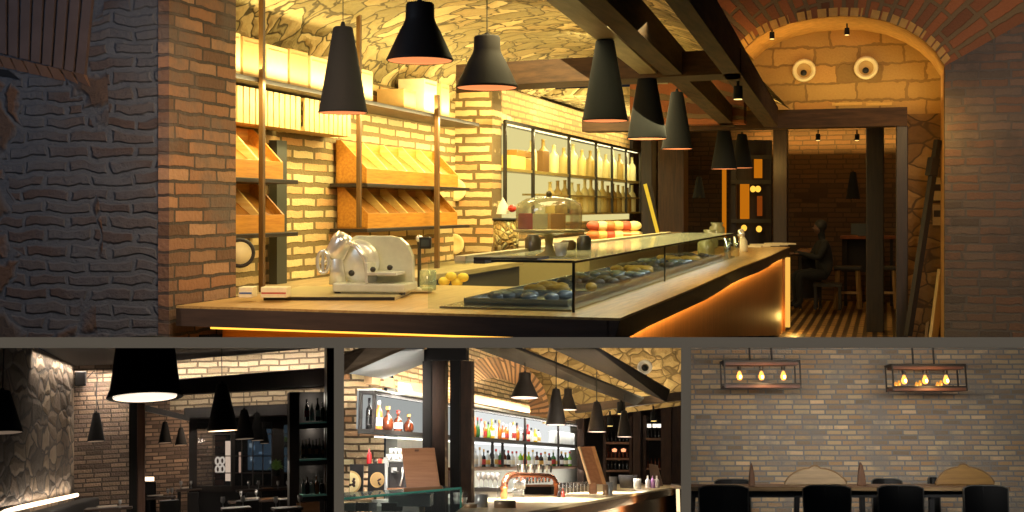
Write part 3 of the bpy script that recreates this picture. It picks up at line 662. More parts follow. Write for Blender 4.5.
# scale with a post display
s7 = 7.3 / F
sc = thing('counter_scale', R, R.d(421, 291, 7.0), 'counter scale with a dark post and black display head', 'scale', rz=.3)
part('scale_plate', MB().box(-.09, .07, -.08, .08, .0, .022), plain('scale_white', (240, 234, 210), .3), sc, bev=.006)
part('scale_post', MB().box(-.022, -.002, .02, .045, .02, .29), plain('post_olive', (62, 54, 36), .4), sc)
part('display_head', MB().box(-.012, .06, .0, .05, .245, .315), plain('display_black', (28, 26, 26), .3), sc, bev=.008)
part('display_screen', MB().box(.0, .048, -.003, .0, .262, .30), plain('screen_grey', (70, 74, 74), .2), sc)
part('post_knuckle', MB().ball((-.012, .03, .305), .022), CHR, sc)
gj = solo('glass_jar', MB().lathe([(.0003, 0), (.045, 0), (.048, .02), (.048, .11), (.04, .115), (.0003, .116)], n=20), glass('jar_glass', (230, 236, 214), .2, .75), R, R.d(428, 290, 6.95), 'clear glass jar on the scale plate', 'jar')
# lemons and crate near the scale
YEL = plain('lemon', (236, 196, 60), .5)
for k, (px, py) in enumerate(((444, 282), (451, 277), (457, 283), (463, 278))):
    solo('lemon', MB().ball((0, 0, .03), .042, .034, .032, 12), YEL, R, R.d(px, py + 4, 8.1), f'{ORD[k]} yellow lemon heaped beside the scale, counted from the scale', 'lemon', 'lemons beside the scale')
t = thing('fruit_tray', R, R.d(455, 297, 8.0), 'low pale wooden tray under the lemons beside the scale', 'tray', rz=.1)
part('tray_base', MB().box(-.15, .15, -.1, .1, 0, .06), plain('tray_tan', (214, 180, 100), .6), t); part('tray_rim', MB().box(-.155, .155, -.105, -.095, .05, .085), POSTW, t)
# printed boxes by the post
for k, (px, w_, c) in enumerate(((248, 14, 0), (276, 26, 1))):
    t = thing('cardboard_box', R, R.d(px, 297, 6.35), ('low white box on the counter touching the brick pier', 'low white box with red and blue print beside the shelf post')[k], 'box', rz=.25)
    s_ = 6.35 / F; part('box_body', MB().box(-w_ * s_ / 2, w_ * s_ / 2, -.05, .05, 0, .055), BOXM[1], t, bev=.003)
    part('print_band', MB().box(-w_ * s_ / 2 + .004, w_ * s_ / 2 - .004, -.052, -.05, .02, .028), plain('print_red', (190, 70, 50)) if k else plain('print_blue', (70, 100, 150)), t)

# ---- cake dome on its stand
cd = thing('cake_stand', R, R.d(549, 257, 6.4), 'tall glass cake dome on a footed stand on the display case', 'cake stand')
part('stand', MB().lathe([(.0003, 0), (.075, 0), (.07, .012), (.03, .03), (.02, .06), (.024, .11), (.09, .128), (.19, .134), (.195, .146), (.0003, .142)], n=32), plain('stand_cream', (206, 190, 130), .25), cd)
part('dome', MB().lathe([(.175, .146), (.178, .25), (.168, .285), (.12, .312), (.04, .322), (.0003, .323)], n=32), glass('dome_glass', (252, 250, 228), .4, .9), cd)
part('dome_knob', MB().ball((0, 0, .335), .016, .016, .018), plain('knob_dark', (90, 80, 50), .3), cd)
for k, (x, y, c, lab) in enumerate(((-.11, -.05, (196, 92, 74), 'red cake slice'), (-.02, -.08, (250, 240, 196), 'white cake slice'), (.07, -.05, (214, 160, 70), 'golden cake slice'), (.0, .06, (228, 196, 120), 'pale cake slice'))):
    solo('cake_slice', MB().prism([(-.04, -.03, 0), (.045, -.035, 0), (.0, .05, 0)], (0, 0, .085)), plain('cake%d' % k, c, .6), R, R.d(549, 257, 6.4) + Vector((x, y, .148)), lab + ' under the glass dome', 'cake', 'cake slices under the dome', bev=.004)
# dark jars and cup under the dome, ornaments behind
for k, (px, py, r, h, c, lab) in enumerate(((533, 256, .05, .13, (70, 62, 48), 'dark grey jar behind the cake stand foot, on the bread side'), (568, 250, .05, .06, (86, 66, 34), 'brown bowl behind the cake stand foot'), (584, 252, .045, .10, (58, 54, 48), 'dark jar beside the cake dome'))):
    solo('jar', MB().lathe([(.0003, 0), (r * .9, 0), (r, h * .2), (r, h * .8), (r * .7, h * .92), (r * .72, h), (.0003, h)], n=18), plain('jar%d' % k, c, .3), R, R.d(px, py, 7.3), lab, 'jar')
solo('espresso_cup', MB().lathe([(.0003, 0), (.025, 0), (.04, .07), (.037, .07), (.022, .006), (.0003, .006)], n=16), plain('cup_white', (246, 236, 200), .3), R, R.d(561, 256, 6.2), 'small white cup beside the foot of the cake stand', 'cup')
t = thing('decorated_canister', R, R.d(506, 254, 8.6), 'tall cream canister with speckled pattern beside the cake dome', 'canister')
part('canister_body', MB().lathe([(.0003, 0), (.09, 0), (.092, .24), (.0003, .24)], n=24), stone('speckle', (236, 214, 140), (214, 180, 96), (250, 236, 180), (150, 120, 60), sc=22, joint=.03, sq=(1, 1, 1)), t)
part('canister_lid', MB().lathe([(.0003, .24), (.1, .24), (.1, .258), (.0003, .26)], n=24), DKM, t)
solo('paper_cone', MB().lathe([(.05, 0), (.035, .06), (.0003, .12)], n=16), plain('cone_white', (252, 244, 212), .6), R, R.d(503, 214, 8.6), 'white cone standing on the cream canister lid', 'cone')
solo('tomato', MB().ball((0, 0, .025), .032, .032, .027, 12), plain('tomato_red', (206, 60, 40), .35), R, R.d(512, 212, 8.55), 'red tomato on the cream canister lid', 'tomato')
# pastries on the back counter
random.seed(9)
for k in range(12):
    px = 594 + (k % 6) * 8; py = 239 - (k // 6) * 9; c = ((214, 120, 60), (232, 190, 110), (190, 84, 54), (240, 214, 150))[k % 4]
    solo('pastry', MB().ball((0, 0, .04), .075, .06, .045, 12), plain('pastry%d' % (k % 4), c, .55), R, R.d(px, py, 11.2), f'{ORD[k % 6]} {("orange-brown", "golden", "reddish", "pale")[k % 4]} pastry in the {("lower", "upper")[k // 6]} row behind the cake dome', 'pastry', 'pastries beside the cake dome')
t = thing('pastry_stand', R, R.d(612, 242, 11.2), 'two-tier white stand carrying pastries beyond the cake dome', 'stand')
part('tier', MB().box(-.26, .26, -.09, .09, -.01, .008), plain('tier_white', (240, 226, 180), .3), t); part('tier', MB().box(-.26, .26, -.02, .14, .075, .088), plain('tier_white', (240, 226, 180), .3), t)
for sx_ in (-.24, .24): part('leg', MB().cyl((sx_, .12, -.05), (sx_, .12, .075), .008), CHR, t)

# ---- bottle rack on the rack wall, glowing back
RK = -3.58
def rp(px, py): return R.x(px, py, RK)
rack = thing('wall_rack', R, (0, 0, 0), 'long black steel wall rack with a glowing pale back beyond the brick column', 'rack')
FR = plain('rack_black', (40, 34, 24), .4)
u0, u1 = rp(505, 150).y, rp(641, 150).y
zt, zm, zb, zl = rp(505, 121).z, rp(505, 169).z, rp(600, 197.5).z, rp(600, 213.5).z
zt2 = rp(640, 152).z
def rail(z0, z1, n, w_=.03):
    return MB().bar((RK, u0, z0), (RK, u1, z1), w_, w_)
part('rack_rail', rail(zt, zt2, 0), FR, rack); part('rack_rail', MB().bar((RK - .2, u0, zt), (RK - .2, u1, zt2), .03, .03), FR, rack)
part('rack_shelf', MB().box(RK - .2, RK, u0, u1, zm - .015, zm + .015), plain('rack_shelf', (150, 128, 70), .4), rack)
part('rack_shelf', MB().box(RK - .2, RK, u0 + 1.2, u1, zb - .0, zb + .02), plain('rack_shelf', (150, 128, 70), .4), rack)
part('rack_shelf', MB().box(RK - .2, RK, u0 + 1.6, u1, zl - .012, zl + .012), plain('rack_shelf', (150, 128, 70), .4), rack)
for k, px in enumerate((505, 533, 569, 596, 612, 626, 640)):
    q = rp(px, 150); part('rack_upright', MB().box(RK - .015, RK + .015, q.y - .02, q.y + .02, zl if k else zm - .35, zt - (zt - zt2) * (q.y - u0) / (u1 - u0)), FR, rack)
part('rack_upright', MB().box(RK - .2, RK - .17, u0 - .02, u0 + .02, zm - .35, zt), FR, rack)
part('rack_back', MB().box(RK - .2, RK - .185, u0, u1, zl - .1, zt2), glow('rack_glow', (232, 216, 146), .95), rack, 'glowing pale back panel of the rack')
part('rack_light', MB().box(RK - .09, RK - .05, u0 + .3, u1, zt2 - .012, zt2 - .002), glow('rack_led', (255, 240, 180), 2.2), rack, 'bright light strip under the rack top')
BLM = [plain('bl%d' % i, c, .35) for i, c in enumerate(((240, 220, 150), (196, 166, 92), (250, 238, 184), (170, 138, 70), (224, 198, 120)))]
def bottle_prof(r, h): return [(.0003, 0), (r * .95, 0), (r, h * .03), (r, h * .58), (r * .85, h * .66), (r * .36, h * .76), (r * .32, h * .96), (r * .38, h * .965), (r * .38, h), (.0003, h)]
random.seed(4)
for row, (z, n, ua, ub_, hh) in enumerate(((zm + .015, 13, u0 + 1.35, u1 - .1, .38), (zb + .02, 0, 0, 0, 0), (zl + .012, 15, u0 + 2.1, u1 - .1, .42))):
    for k in range(n):
        h = hh * random.uniform(.85, 1.05)
        solo('bottle', MB().lathe(bottle_prof(.06, h), n=12), BLM[random.randrange(5)], R, (RK - .12, ua + (ub_ - ua) * k / (n - 1), z), f'{ORD[k]} pale bottle on the {("upper", "", "lower")[row]} shelf of the glowing rack, counted from the brick column', 'bottle', 'bottles in the glowing wall rack')
for k, (px, py, w_, h_, c, lab) in enumerate(((513, 166, 20, 14, (244, 208, 112), 'pale box at the column end of the glowing rack'), (524, 166, 10, 12, (206, 150, 70), 'tan box beside the pale box in the glowing rack'), (519, 156, 20, 7, (150, 108, 40), 'flat brown box lying on the pale boxes in the rack'), (541, 166, 9, 22, (120, 84, 34), 'brown upright box in the glowing rack behind its second upright'))):
    p = R.x(px, py, RK - .12); s_ = p.y / F
    solo('storage_box', MB().box(-.06, .06, -w_ * s_ * 1.3, w_ * s_ * 1.3, 0, h_ * s_), plain('sb%d' % k, c, .6), R, (p.x, p.y, (zm + .016) if k != 2 else zm + .15), lab, 'box', bev=.004)

# ---- things at the far end of the counter
for k, px in enumerate((727.5, 736.5)):
    solo('steel_tumbler', MB().lathe([(.0003, 0), (.03, 0), (.034, .2), (.03, .2), (.026, .01), (.0003, .01)], n=16), plain('chrome2', (240, 236, 224), .12, 1), R, R.z(px, 259 - k * 3, -.5), ('tall steel tumbler on the counter end nearest the glass case', 'tall steel tumbler on the counter end beside the lidded jar')[k], 'tumbler', 'steel tumblers on the counter')
t = thing('lidded_jar', R, R.z(741, 252, -.5), 'white lidded dispenser jar with a chrome top near the tumblers', 'jar')
part('jar_body', MB().lathe([(.0003, 0), (.07, 0), (.075, .03), (.07, .12), (.045, .16), (.0003, .16)], n=18), plain('jar_cream', (232, 220, 180), .3), t)
part('jar_top', MB().lathe([(.0003, .16), (.04, .16), (.045, .2), (.03, .25), (.0003, .26)], n=18), CHR, t)
for k, (px, py, D) in enumerate(((710, 248, 13.2), (717, 240, 13.8), (706, 256, 12.8))):
    solo('glass_jar', MB().lathe([(.0003, 0), (.08, 0), (.09, .03), (.09, .14), (.06, .17), (.075, .2), (.0003, .2)], n=18), glass('jar_glass2', (190, 186, 140), .4, .6), R, R.d(px, py, D), ('squat glass jar on the case end, middle of three', 'squat glass jar on the case end, farthest of three', 'squat glass jar on the case end, nearest the viewer')[k], 'jar')
for k in range(5):
    px = 752 + k * 8; solo('paper_stack', MB().box(-.12, .12, -.1, .1, 0, .02 + .01 * (k % 2)), plain('paper', (240, 224, 180), .6), R, R.z(px, 247 - k * .6, -.5), f'{ORD[k]} folded white napkin stack at the counter end, counted from the jars', 'napkin', 'napkin stacks on the counter end', rz=.2 * k)
# leaning lit ladder and orange lit cabinet
t = thing('leaning_board', R, (0, 0, 0), 'dark leaning panel with a bright yellow edge beyond the rack', 'panel')
part('board', MB().prism([R.d(643, 186, 15.3), R.d(652, 186, 15.3), R.d(660, 238, 15.3), R.d(643, 238, 15.3)], (0, .05, 0)), DKWOODZ, t)
part('light_edge', MB().bar(R.d(645, 184, 15.2), R.d(658, 234, 15.2), .05, .04), glow('edge_glow', (255, 206, 60), .9), t, 'bright yellow slanted edge')
ORNG = glow('cabinet_glow', (232, 132, 20), .62)
cab = thing('open_cabinet', R, (0, 0, 0), 'dark open shelving with orange lit panels beyond the lintel', 'cabinet')
CD = 18.6
def cpan(x0, x1, y0, y1, d=CD): return MB().prism([R.d(x0, y1, d), R.d(x1, y1, d), R.d(x1, y0, d), R.d(x0, y0, d)], (0, .05, 0))
for x0, x1 in ((731, 736), (766, 771)): part('cabinet_side', cpan(x0, x1, 140, 250), DKWOODZ, cab)
for y in (155, 180, 219, 246): part('shelf', cpan(731, 771, y, y + 4, CD - .1), plain('cab_shelf', (66, 58, 44)), cab)
part('lit_panel', cpan(722, 726, 168, 240, CD), ORNG, cab); part('lit_panel', cpan(740, 749, 183, 219, CD + .1), ORNG, cab); part('lit_panel', cpan(754, 762, 158, 178, CD + .1), ORNG, cab)
part('lit_panel', cpan(757, 762, 196, 216, CD + .1), glow('cabinet_glow2', (190, 90, 24), .4), cab); part('cabinet_back', cpan(729, 772, 140, 250, CD + .3), DKWOODZ, cab)
for k, (x, y) in enumerate(((753, 189), (758, 189), (744, 228), (759, 229))):
    solo('small_lamp', MB().ball((0, 0, 0), .045, .045, .05), glow('small_lamp', (255, 190, 70), 1.4 if k < 2 else .5), R, R.d(x, y, CD - .05), ('tiny glowing lamp on the cabinet middle shelf, nearer the bar', 'tiny glowing lamp on the cabinet middle shelf, nearer the post', 'tiny dim lamp on the cabinet bottom shelf, nearer the bar', 'tiny dim lamp on the cabinet bottom shelf, nearer the post')[k], 'lamp', 'lamps in the open cabinet')

# ---- far corner: tables, stools, seated person, screen
DARK = plain('far_dark', (26, 18, 14), .7); REDW = wood('red_bar_top', (96, 50, 28), (132, 72, 40), 4, ax=0)
def fbox(x0, x1, y0, y1, D, dep=.3): return MB().prism([R.d(x0, y1, D), R.d(x1, y1, D), R.d(x1, y0, D), R.d(x0, y0, D)], (0, dep, 0))
t = thing('far_table', R, (0, 0, 0), 'dark low table in front of the seated person', 'table')
part('tabletop', fbox(797, 822, 250, 253, 17.6, .8), plain('ft_top', (110, 72, 40), .5), t)
for x in (799, 819): part('leg', fbox(x, x + 2.5, 253, 309, 17.6, .06), DARK, t)
part('modesty_panel', fbox(798, 820, 257, 298, 17.9, .05), DARK, t)
t = thing('bar_table', R, (0, 0, 0), 'tall dark bar table with a reddish top by the far wall', 'table')
part('tabletop', fbox(840, 896, 236, 239, 18.3, .6), REDW, t)
part('table_body', fbox(842, 872, 239, 272, 18.5, .3), DARK, t)
for x in (844, 866, 890): part('leg', fbox(x, x + 3, 239, 306, 18.4, .06), DARK, t)
PALES = wood('stool_pale', (112, 84, 50), (140, 106, 66), 4, ax=2)
def stool(x, D, lab):
    t = thing('bar_stool', R, R.d(x, 308, D), lab, 'bar stool', 'bar stools at the tall table'); s_ = D / F
    part('seat', MB().box(-.2, .2, -.17, .17, 38 * s_, 42 * s_), DARK, t, bev=.02)
    for a in (-1, 1):
        for b in (-1, 1): part('leg', MB().bar((a * .14, b * .12, 38 * s_), (a * .17, b * .15, 0), .05, .05), PALES if b < 0 else DARK, t)
    part('footrest', MB().bar((-.16, -.14, 16 * s_), (.16, -.14, 16 * s_), .035, .035), PALES, t)
stool(848, 17.6, 'dark bar stool with pale legs nearest the seated person'); stool(884, 17.4, 'dark bar stool with pale legs nearest the dark post')
t = thing('computer_screen', R, R.d(862, 236, 18.4), 'dark screen standing on the tall bar table', 'screen')
part('screen', MB().box(-.16, .16, -.02, .02, .02, .19), DKM, t); part('screen_foot', MB().box(-.06, .06, -.06, .06, 0, .02), DKM, t)
# seated person: one skinned body, clothes and hair as children
def skin_body(name, J, E, root, mat, parent, sub=2):
    me = bpy.data.meshes.new(name); me.from_pydata([j[0] for j in J], E, []); o = bpy.data.objects.new(name, me); COL.objects.link(o); o.parent = parent
    mo = o.modifiers.new('skin', 'SKIN'); me.skin_vertices or None
    bm = bmesh.new(); bm.from_mesh(me); L = bm.verts.layers.skin.verify()
    bm.verts.ensure_lookup_table()
    for i, v in enumerate(bm.verts): v[L].radius = (J[i][1], J[i][2] if len(J[i]) > 2 else J[i][1]); v[L].use_root = (i == root)
    bm.to_mesh(me); bm.free(); sb = o.modifiers.new('sub', 'SUBSURF'); sb.levels = sub; sb.render_levels = sub
    me.materials.append(mat); return o
per = thing('person', R, R.d(826, 309, 17.3), 'person in dark clothes seated at the far table, facing the bar', 'person', rz=.3)
SK = plain('skin_dim', (84, 56, 40), .7); CLO = plain('dark_clothes', (11, 10, 10), .9)
J = [((0, 0, .50), .12, .14), ((-.02, 0, .68), .11, .15), ((-.04, 0, .88), .12, .17), ((-.05, 0, 1.0), .055, .06), ((-.07, 0, 1.08), .05), ((-.085, 0, 1.17), .085, .075), ((-.08, 0, 1.235), .06),
     ((-.05, -.18, .94), .06), ((-.16, -.22, .74), .048), ((-.36, -.16, .80), .034), ((-.43, -.15, .80), .03),
     ((-.05, .18, .94), .06), ((-.16, .22, .74), .048), ((-.36, .16, .80), .034), ((-.43, .15, .80), .03),
     ((-.04, -.1, .50), .09), ((-.42, -.12, .50), .068), ((-.40, -.12, .10), .045), ((-.50, -.12, .04), .035),
     ((-.04, .1, .50), .09), ((-.42, .12, .50), .068), ((-.40, .12, .10), .045), ((-.50, .12, .04), .035)]
E = [(0, 1), (1, 2), (2, 3), (3, 4), (4, 5), (5, 6), (2, 7), (7, 8), (8, 9), (9, 10), (2, 11), (11, 12), (12, 13), (13, 14), (0, 15), (15, 16), (16, 17), (17, 18), (0, 19), (19, 20), (20, 21), (21, 22)]
skin_body('body', J, E, 0, CLO, per)
part('face', MB().ball((-.11, 0, 1.165), .07, .066, .09, 16).ball((-.185, 0, 1.16), .018, .014, .022, 8), SK, per)
part('hair', MB().ball((-.075, 0, 1.20), .092, .088, .092, 16), plain('hair_dark', (14, 11, 10), .7), per)
for s_ in (-1, 1):
    m = MB(); m.ball((-.46, .15 * s_, .80), .045, .032, .016, 10)
    for f in range(4): m.tube([(-.49, (.15 + .019 * (f - 1.5)) * s_, .805), (-.53, (.15 + .02 * (f - 1.5)) * s_, .805), (-.56 + .006 * abs(f - 1), (.15 + .02 * (f - 1.5)) * s_, .792)], [.009, .008, .006], 6)
    m.tube([(-.44, .12 * s_, .80), (-.475, .10 * s_, .80), (-.50, .098 * s_, .795)], [.011, .009, .007], 6); part('hand', m, SK, per)
t = thing('stool', R, R.d(828, 309, 17.4), 'dark stool under the seated person', 'stool')
part('seat', MB().box(-.2, .2, -.2, .2, .33, .38), DARK, t)
for a in (-.17, .17):
    for b in (-.17, .17): part('leg', MB().box(a - .02, a + .02, b - .02, b + .02, 0, .33), DARK, t)

# ---- recess at the right: leaning pole, white leaning plank, framed notices
t = solo('leaning_pole', MB().bar(R.d(938, 140, 12.5), R.d(908, 336, 12.35), .06, .06).bar(R.d(934, 158, 12.48), R.d(931, 176, 12.47), .09, .09), plain('pole_dark', (26, 19, 15), .6), R, (0, 0, 0), 'thick dark pole leaning against the stone recess by the post', 'pole')
solo('leaning_plank', MB().bar(R.d(942, 270, 12.85), R.d(933, 340, 12.75), .035, .12), plain('plank_white', (214, 184, 130), .6), R, (0, 0, 0), 'pale plank leaning in the corner beside the brick pier of the arch', 'plank')
solo('leaning_plank', MB().bar(R.d(930, 305, 12.95), R.d(927, 340, 12.85), .03, .1), plain('plank_tan', (150, 112, 66), .6), R, (0, 0, 0), 'short tan plank leaning beside the pale plank', 'plank')
for k, (px, py, w_, h_, c, lab) in enumerate(((939, 189, 10, 22, (208, 178, 120), 'upper pale notice on the wall beside the arch pier'), (937, 215, 8, 20, (170, 140, 96), 'lower pale notice on the wall beside the arch pier'))):
    p = R.y(px, py, 13.58); s_ = 13.2 / F
    t = thing('wall_notice', R, p, lab, 'notice')
    part('sheet', MB().box(-w_ * s_ / 2, w_ * s_ / 2, -.012, 0, -h_ * s_ / 2, h_ * s_ / 2), plain('sheet%d' % k, c), t)
    part('dark_band', MB().box(-w_ * s_ / 2 + .01, w_ * s_ / 2 - .01, -.016, -.012, -.02, .05), plain('notice_dark', (60, 44, 34)), t)

# ---- light of the bar
WARM, AMB, COOL = (1, .86, .42), (1, .60, .15), (.62, .76, 1)
strip(R, (-3.64, 6.0, .84), (-3.64, 10.9, .83), (-.3, 0, 1), .04, 40, WARM)            # along the long shelf, upwards
strip(R, (-3.55, 6.0, .75), (-3.55, 10.9, .74), (-.5, 0, -1), .05, 60, WARM)           # along the long shelf, downwards on the bins
strip(R, (-3.42, 11.5, 1.0), (-3.42, 18, .95), (-.5, 0, 1), .05, 60, WARM)                # above the rack
strip(R, (-3.5, 11.5, .80), (-3.5, 18, .78), (-.25, 0, -1), .03, 30, WARM)
area(R, (-2.7, 12.6, 1.0), (-3.0, 13, -.4), .4, 2.5, 34, WARM)
area(R, (-2.4, 8.2, 1.25), (-3.4, 8.6, -.3), 1.6, 2.6, 88, WARM)  # added warm fill for the back wall and bins, no fitting
area(R, (-2.2, 10.3, 1.1), (-3.2, 11, .2), .7, 1.5, 40, WARM)
area(R, (-2.75, 10.5, 1.1), (-2.7, 10.4, -.5), .7, 4, 62, WARM)
area(R, (-1.6, 5.9, 1.0), (-2.0, 6.3, -.5), 1.0, .8, 16, WARM)
strip(R, (-1.5, 5.6, gt - .02), (-1.5, 12, gt - .02), (-.4, 0, -1), .03, 12, (.85, .9, 1))  # added cool strip to brighten the inside of the case
strip(R, (CX1 - .055, 5.6, -.632), (CX1 - .055, 15.2, -.632), (-.15, 0, -1), .03, 20, AMB)  # under the counter edge
point(R, (CX1 + .06, 15.2, -1.35), 5, AMB, .05)
point(R, (-2.6, 9.5, .9), 24, WARM, .15)  # this and the next two: added warm fills under the vault
point(R, (-2.4, 6.6, .9), 18, WARM, .15)
point(R, (-2.3, 8.9, .8), 3, AMB, .12)
strip(R, (-1.2, 13.2, 1.12), (.5, 13.2, 1.12), (0, .35, 1), .05, 6.0, (1, .74, .26))                 # on top of the lintel
strip(R, (RP[0].x + .2, 12.9, 1.3), (RP[0].x + .6, 12.9, 1.3), (-.3, .0, 1), .05, 3, AMB)
point(R, (RP[0].x + .05, 12.3, 1.5), 6, AMB, .06)
area(R, (.3, 12.2, .9), (.6, 13.3, -.2), .3, .3, 8, AMB)
strip(R, (-2.2, 20.2, .95), (.8, 20.2, .95), (0, .3, 1), .04, 34, AMB)
area(R, (-.6, 16.8, 1.2), (-.5, 17.2, -1.5), 1.2, 3, 22, (1, .66, .3))
point(R, (-1.6, 17.5, .6), 8, AMB, .1)
area(R, (-4.2, 2.2, 1.6), (-4.6, 5.3, .2), 1.6, 1.2, 26, COOL)  # added cool fill on the left wall from the viewer's side
area(R, (1.6, 8.0, 1.9), (1.4, 12.6, .6), 1.5, 1.0, 34, (1, .84, .68), 1.7)  # added faint warm fill for the right wall
area(R, (-2.3, 4.3, .9), (-3.5, 5.75, -.1), .5, .8, 13, (1, .72, .45), PI * .6)  # added warm fill on the brick jamb
for px, py, D, pw in ((343, 106, 5.74, 5), (605, 114, 6.35, 6), (647, 132, 8.06, 6), (677, 143, 9.47, 6)):
    point(R, R.d(px, py + 4, D), pw, (1, .72, .42), .03, spot=1.5, aim=(0, 0, -1))
# ================================================================ B: dim dining room, below left
R = RB
def rpoly(m, pts, Y, dep, mi=0): return m.prism([R.y(px, py, Y) for px, py in pts], (0, dep, 0), mi)
def rrect(px0, px1, py0, py1, Y, dep=.04): return rpoly(MB(), [(px0, py1), (px1, py1), (px1, py0), (px0, py0)], Y, dep)
BST = stone('dining_stone', (128, 108, 90), (92, 80, 68), (150, 130, 108), (70, 62, 54), sc=9, joint=.07, bump=1.0, sq=(1, .38, 1.25), dist=.012, distort=.16)
BBR = brick('dining_brick', (138, 116, 98), (112, 94, 82), (84, 72, 62), ax=(0, 2), bw=.098, rh=.0285, ms=.005, bump=.9, distort=.003, third=(168, 140, 116))
BBAND = brick('dining_band', (186, 168, 140), (160, 142, 116), (110, 96, 78), ax=(0, 2), bw=.12, rh=.036, ms=.006, bump=1.2, distort=.008)
BLK = plain('dining_black', (10, 9, 9), .8); BLKW = wood('dining_dark_wood', (24, 17, 14), (38, 27, 22), 4, ax=2)
BRW = wood('dining_brown_edge', (78, 52, 38), (104, 72, 54), 4, ax=2)
WP = [(-40, 346, 4.9), (34, 346, 6.6), (74, 366, 8.2), (74, 540, 8.2), (-40, 540, 4.9)]
P = [R.y(*q) for q in WP]
struct('wall_left_stone', MB().prism(P, (-.12, .02, 0)), BST, R)
struct('wall_back_brick', rrect(72, 143, 355, 540, 8.2, .1), BBR, R)
struct('wall_alcove', rrect(120, 215, 380, 540, 9.4, .1), BBR, R)
struct('wall_back_far', rrect(150, 337, 352, 560, 11.2, .1), plain('night_wall', (34, 26, 24), .9), R)
m = MB(); zc = R.y(74, 366, 8.2).z
C4 = [R.y(34, 346.5, 6.62), R.y(74, 366, 8.25), (R.y(337, 366, 8.25).x, 8.25, zc), (R.y(337, 346.5, 6.62).x, 6.62, zc)]
struct('ceiling_dining', MB().prism([(a[0], a[1], zc) for a in C4], (0, 0, .03)), BLK, R)
struct('trim_20', rpoly(MB(), [(150, 384), (338, 370.5), (338, 346), (150, 363)], 7.4, .05), BBAND, R)
struct('trim_21', rpoly(MB(), [(150, 396), (338, 385.5), (338, 366.5), (150, 381)], 7.0, .12), BLKW, R, bev=.008)
struct('trim_22', rpoly(MB(), [(170, 410), (337, 402), (337, 387), (170, 396)], 8.3, .05), BBAND, R)
struct('trim_23', rpoly(MB(), [(184, 419), (334, 414), (334, 402), (184, 408)], 8.1, .1), BLKW, R, bev=.006)
struct('trim_24', rpoly(MB(), [(145, 411), (190, 421), (190, 416), (145, 405)], 8.0, .1), BLKW, R)
struct('floor_dining', MB().quad(R.z(-80, 600, -.44), R.z(336, 600, -.44), (R.y(336, 500, 11.2).x, 11.2, -.44), (-2.2, 11.2, -.44)), plain('dining_floor', (24, 20, 18), .5), R)
t = thing('wooden_post', R, (0, 0, 0), 'black square post with a brown edge in front of the brick dining wall', 'post')
part('post_core', rrect(129, 137, 402, 560, 7.0, .05), BLK, t); part('post_edge', rrect(137, 145, 402, 560, 7.0, .04), BRW, t, 'brown edge of the post', bev=.004)
# speaker on the wall
t = thing('wall_speaker', R, R.y(81, 379, 8.16), 'small black speaker high on the dining brick wall by the corner', 'speaker')
part('speaker_box', MB().box(-.033, .033, -.06, 0, -.045, .045), BLK, t, bev=.005); part('grille', MB().box(-.028, .028, -.064, -.06, -.04, .04), plain('grille', (30, 28, 28), .8), t)
part('cable', MB().tube([(.035, -.01, .0), (.08, -.008, .05), (.10, -.006, .0), (.09, -.006, -.1), (.11, -.006, -.2)], .003, 6), BLK, t)
# bench with glow behind
t = thing('wall_bench', R, (0, 0, 0), 'dark upholstered bench along the stone wall with light glowing behind it', 'bench')
P = [R.y(-30, 527, 5.0), R.y(82, 498, 7.9), R.y(82, 560, 7.9), R.y(-30, 600, 5.0)]
part('bench_back', MB().prism(P, (.1, 0, 0)), plain('bench_dark', (30, 25, 24), .7), t, bev=.01)
part('light_strip', MB().tube([R.y(-30, 520, 5.05) + Vector((-.03, 0, 0)), R.y(77, 495, 8.05)], .012, 8), glow('bench_glow', (255, 226, 190), 3.2), t, 'glowing white light behind the bench')
t = thing('wall_bench', R, (0, 0, 0), 'short dark bench with a bright lamp behind the wooden post', 'bench')
part('bench_back', rrect(144, 156, 482, 520, 8.8, .1), plain('bench_dark', (30, 25, 24), .7), t); part('light_strip', rrect(144, 154, 477, 481, 9.1, .02), glow('bench_glow', (255, 226, 190), 3.2), t)
# pendants
BP = 'black cone pendants in the dining room'
BLIN = plain('dining_lining', (220, 205, 190), .6, emit=(255, 236, 214), es=.9, var=.03); BBULB = glow('dining_bulb', (255, 240, 220), 6)  # lining emission stands in for the light of the bulb
DLIN = plain('dining_lining_dim', (170, 150, 130), .6, emit=(255, 226, 196), es=.12, var=.03)  # dimmer lining, bulb light again painted as emission
def bpend(px, yb, w_, yt, D, lab, lin=DLIN, tilt=-.07, cord=None):
    return pendant(R, px, yb, w_, yt, D, 'trunc' if w_ > 60 else 'cone', lab, BP, lining=lin, tilt=tilt, bulb=BBULB if lin is BLIN else DLIN, cord_to=cord)
bpend(145, 398, 73, 340, 5.3, 'very large black cone pendant with a glowing white inside, cut by the upper edge', BLIN, -.1)
bpend(1, 433, 41, 391, 4.75, 'black cone pendant at the stone wall, cut by the side of the view', cord=346)
bpend(96, 441.5, 17, 413, 7.4, 'small black cone pendant before the brick dining wall', cord=368)
bpend(165, 443, 13, 422, 8.6, 'small black cone pendant in the alcove behind the big pendant', cord=400)
bpend(181, 445, 12, 428, 8.6, 'smaller black cone pendant in the alcove beside the window post', cord=415)
bpend(222.5, 431, 30, 384, 6.2, 'black cone pendant in front of the lattice window', DLIN, -.04, cord=346)
bpend(244.5, 439, 19, 410, 7.0, 'black cone pendant, second of the window row', cord=392)
bpend(257.5, 440.5, 13, 413, 7.6, 'black cone pendant, third of the window row', cord=400)
bpend(264.5, 443.5, 9.5, 427, 7.9, 'black cone pendant, last and smallest of the window row', cord=405)
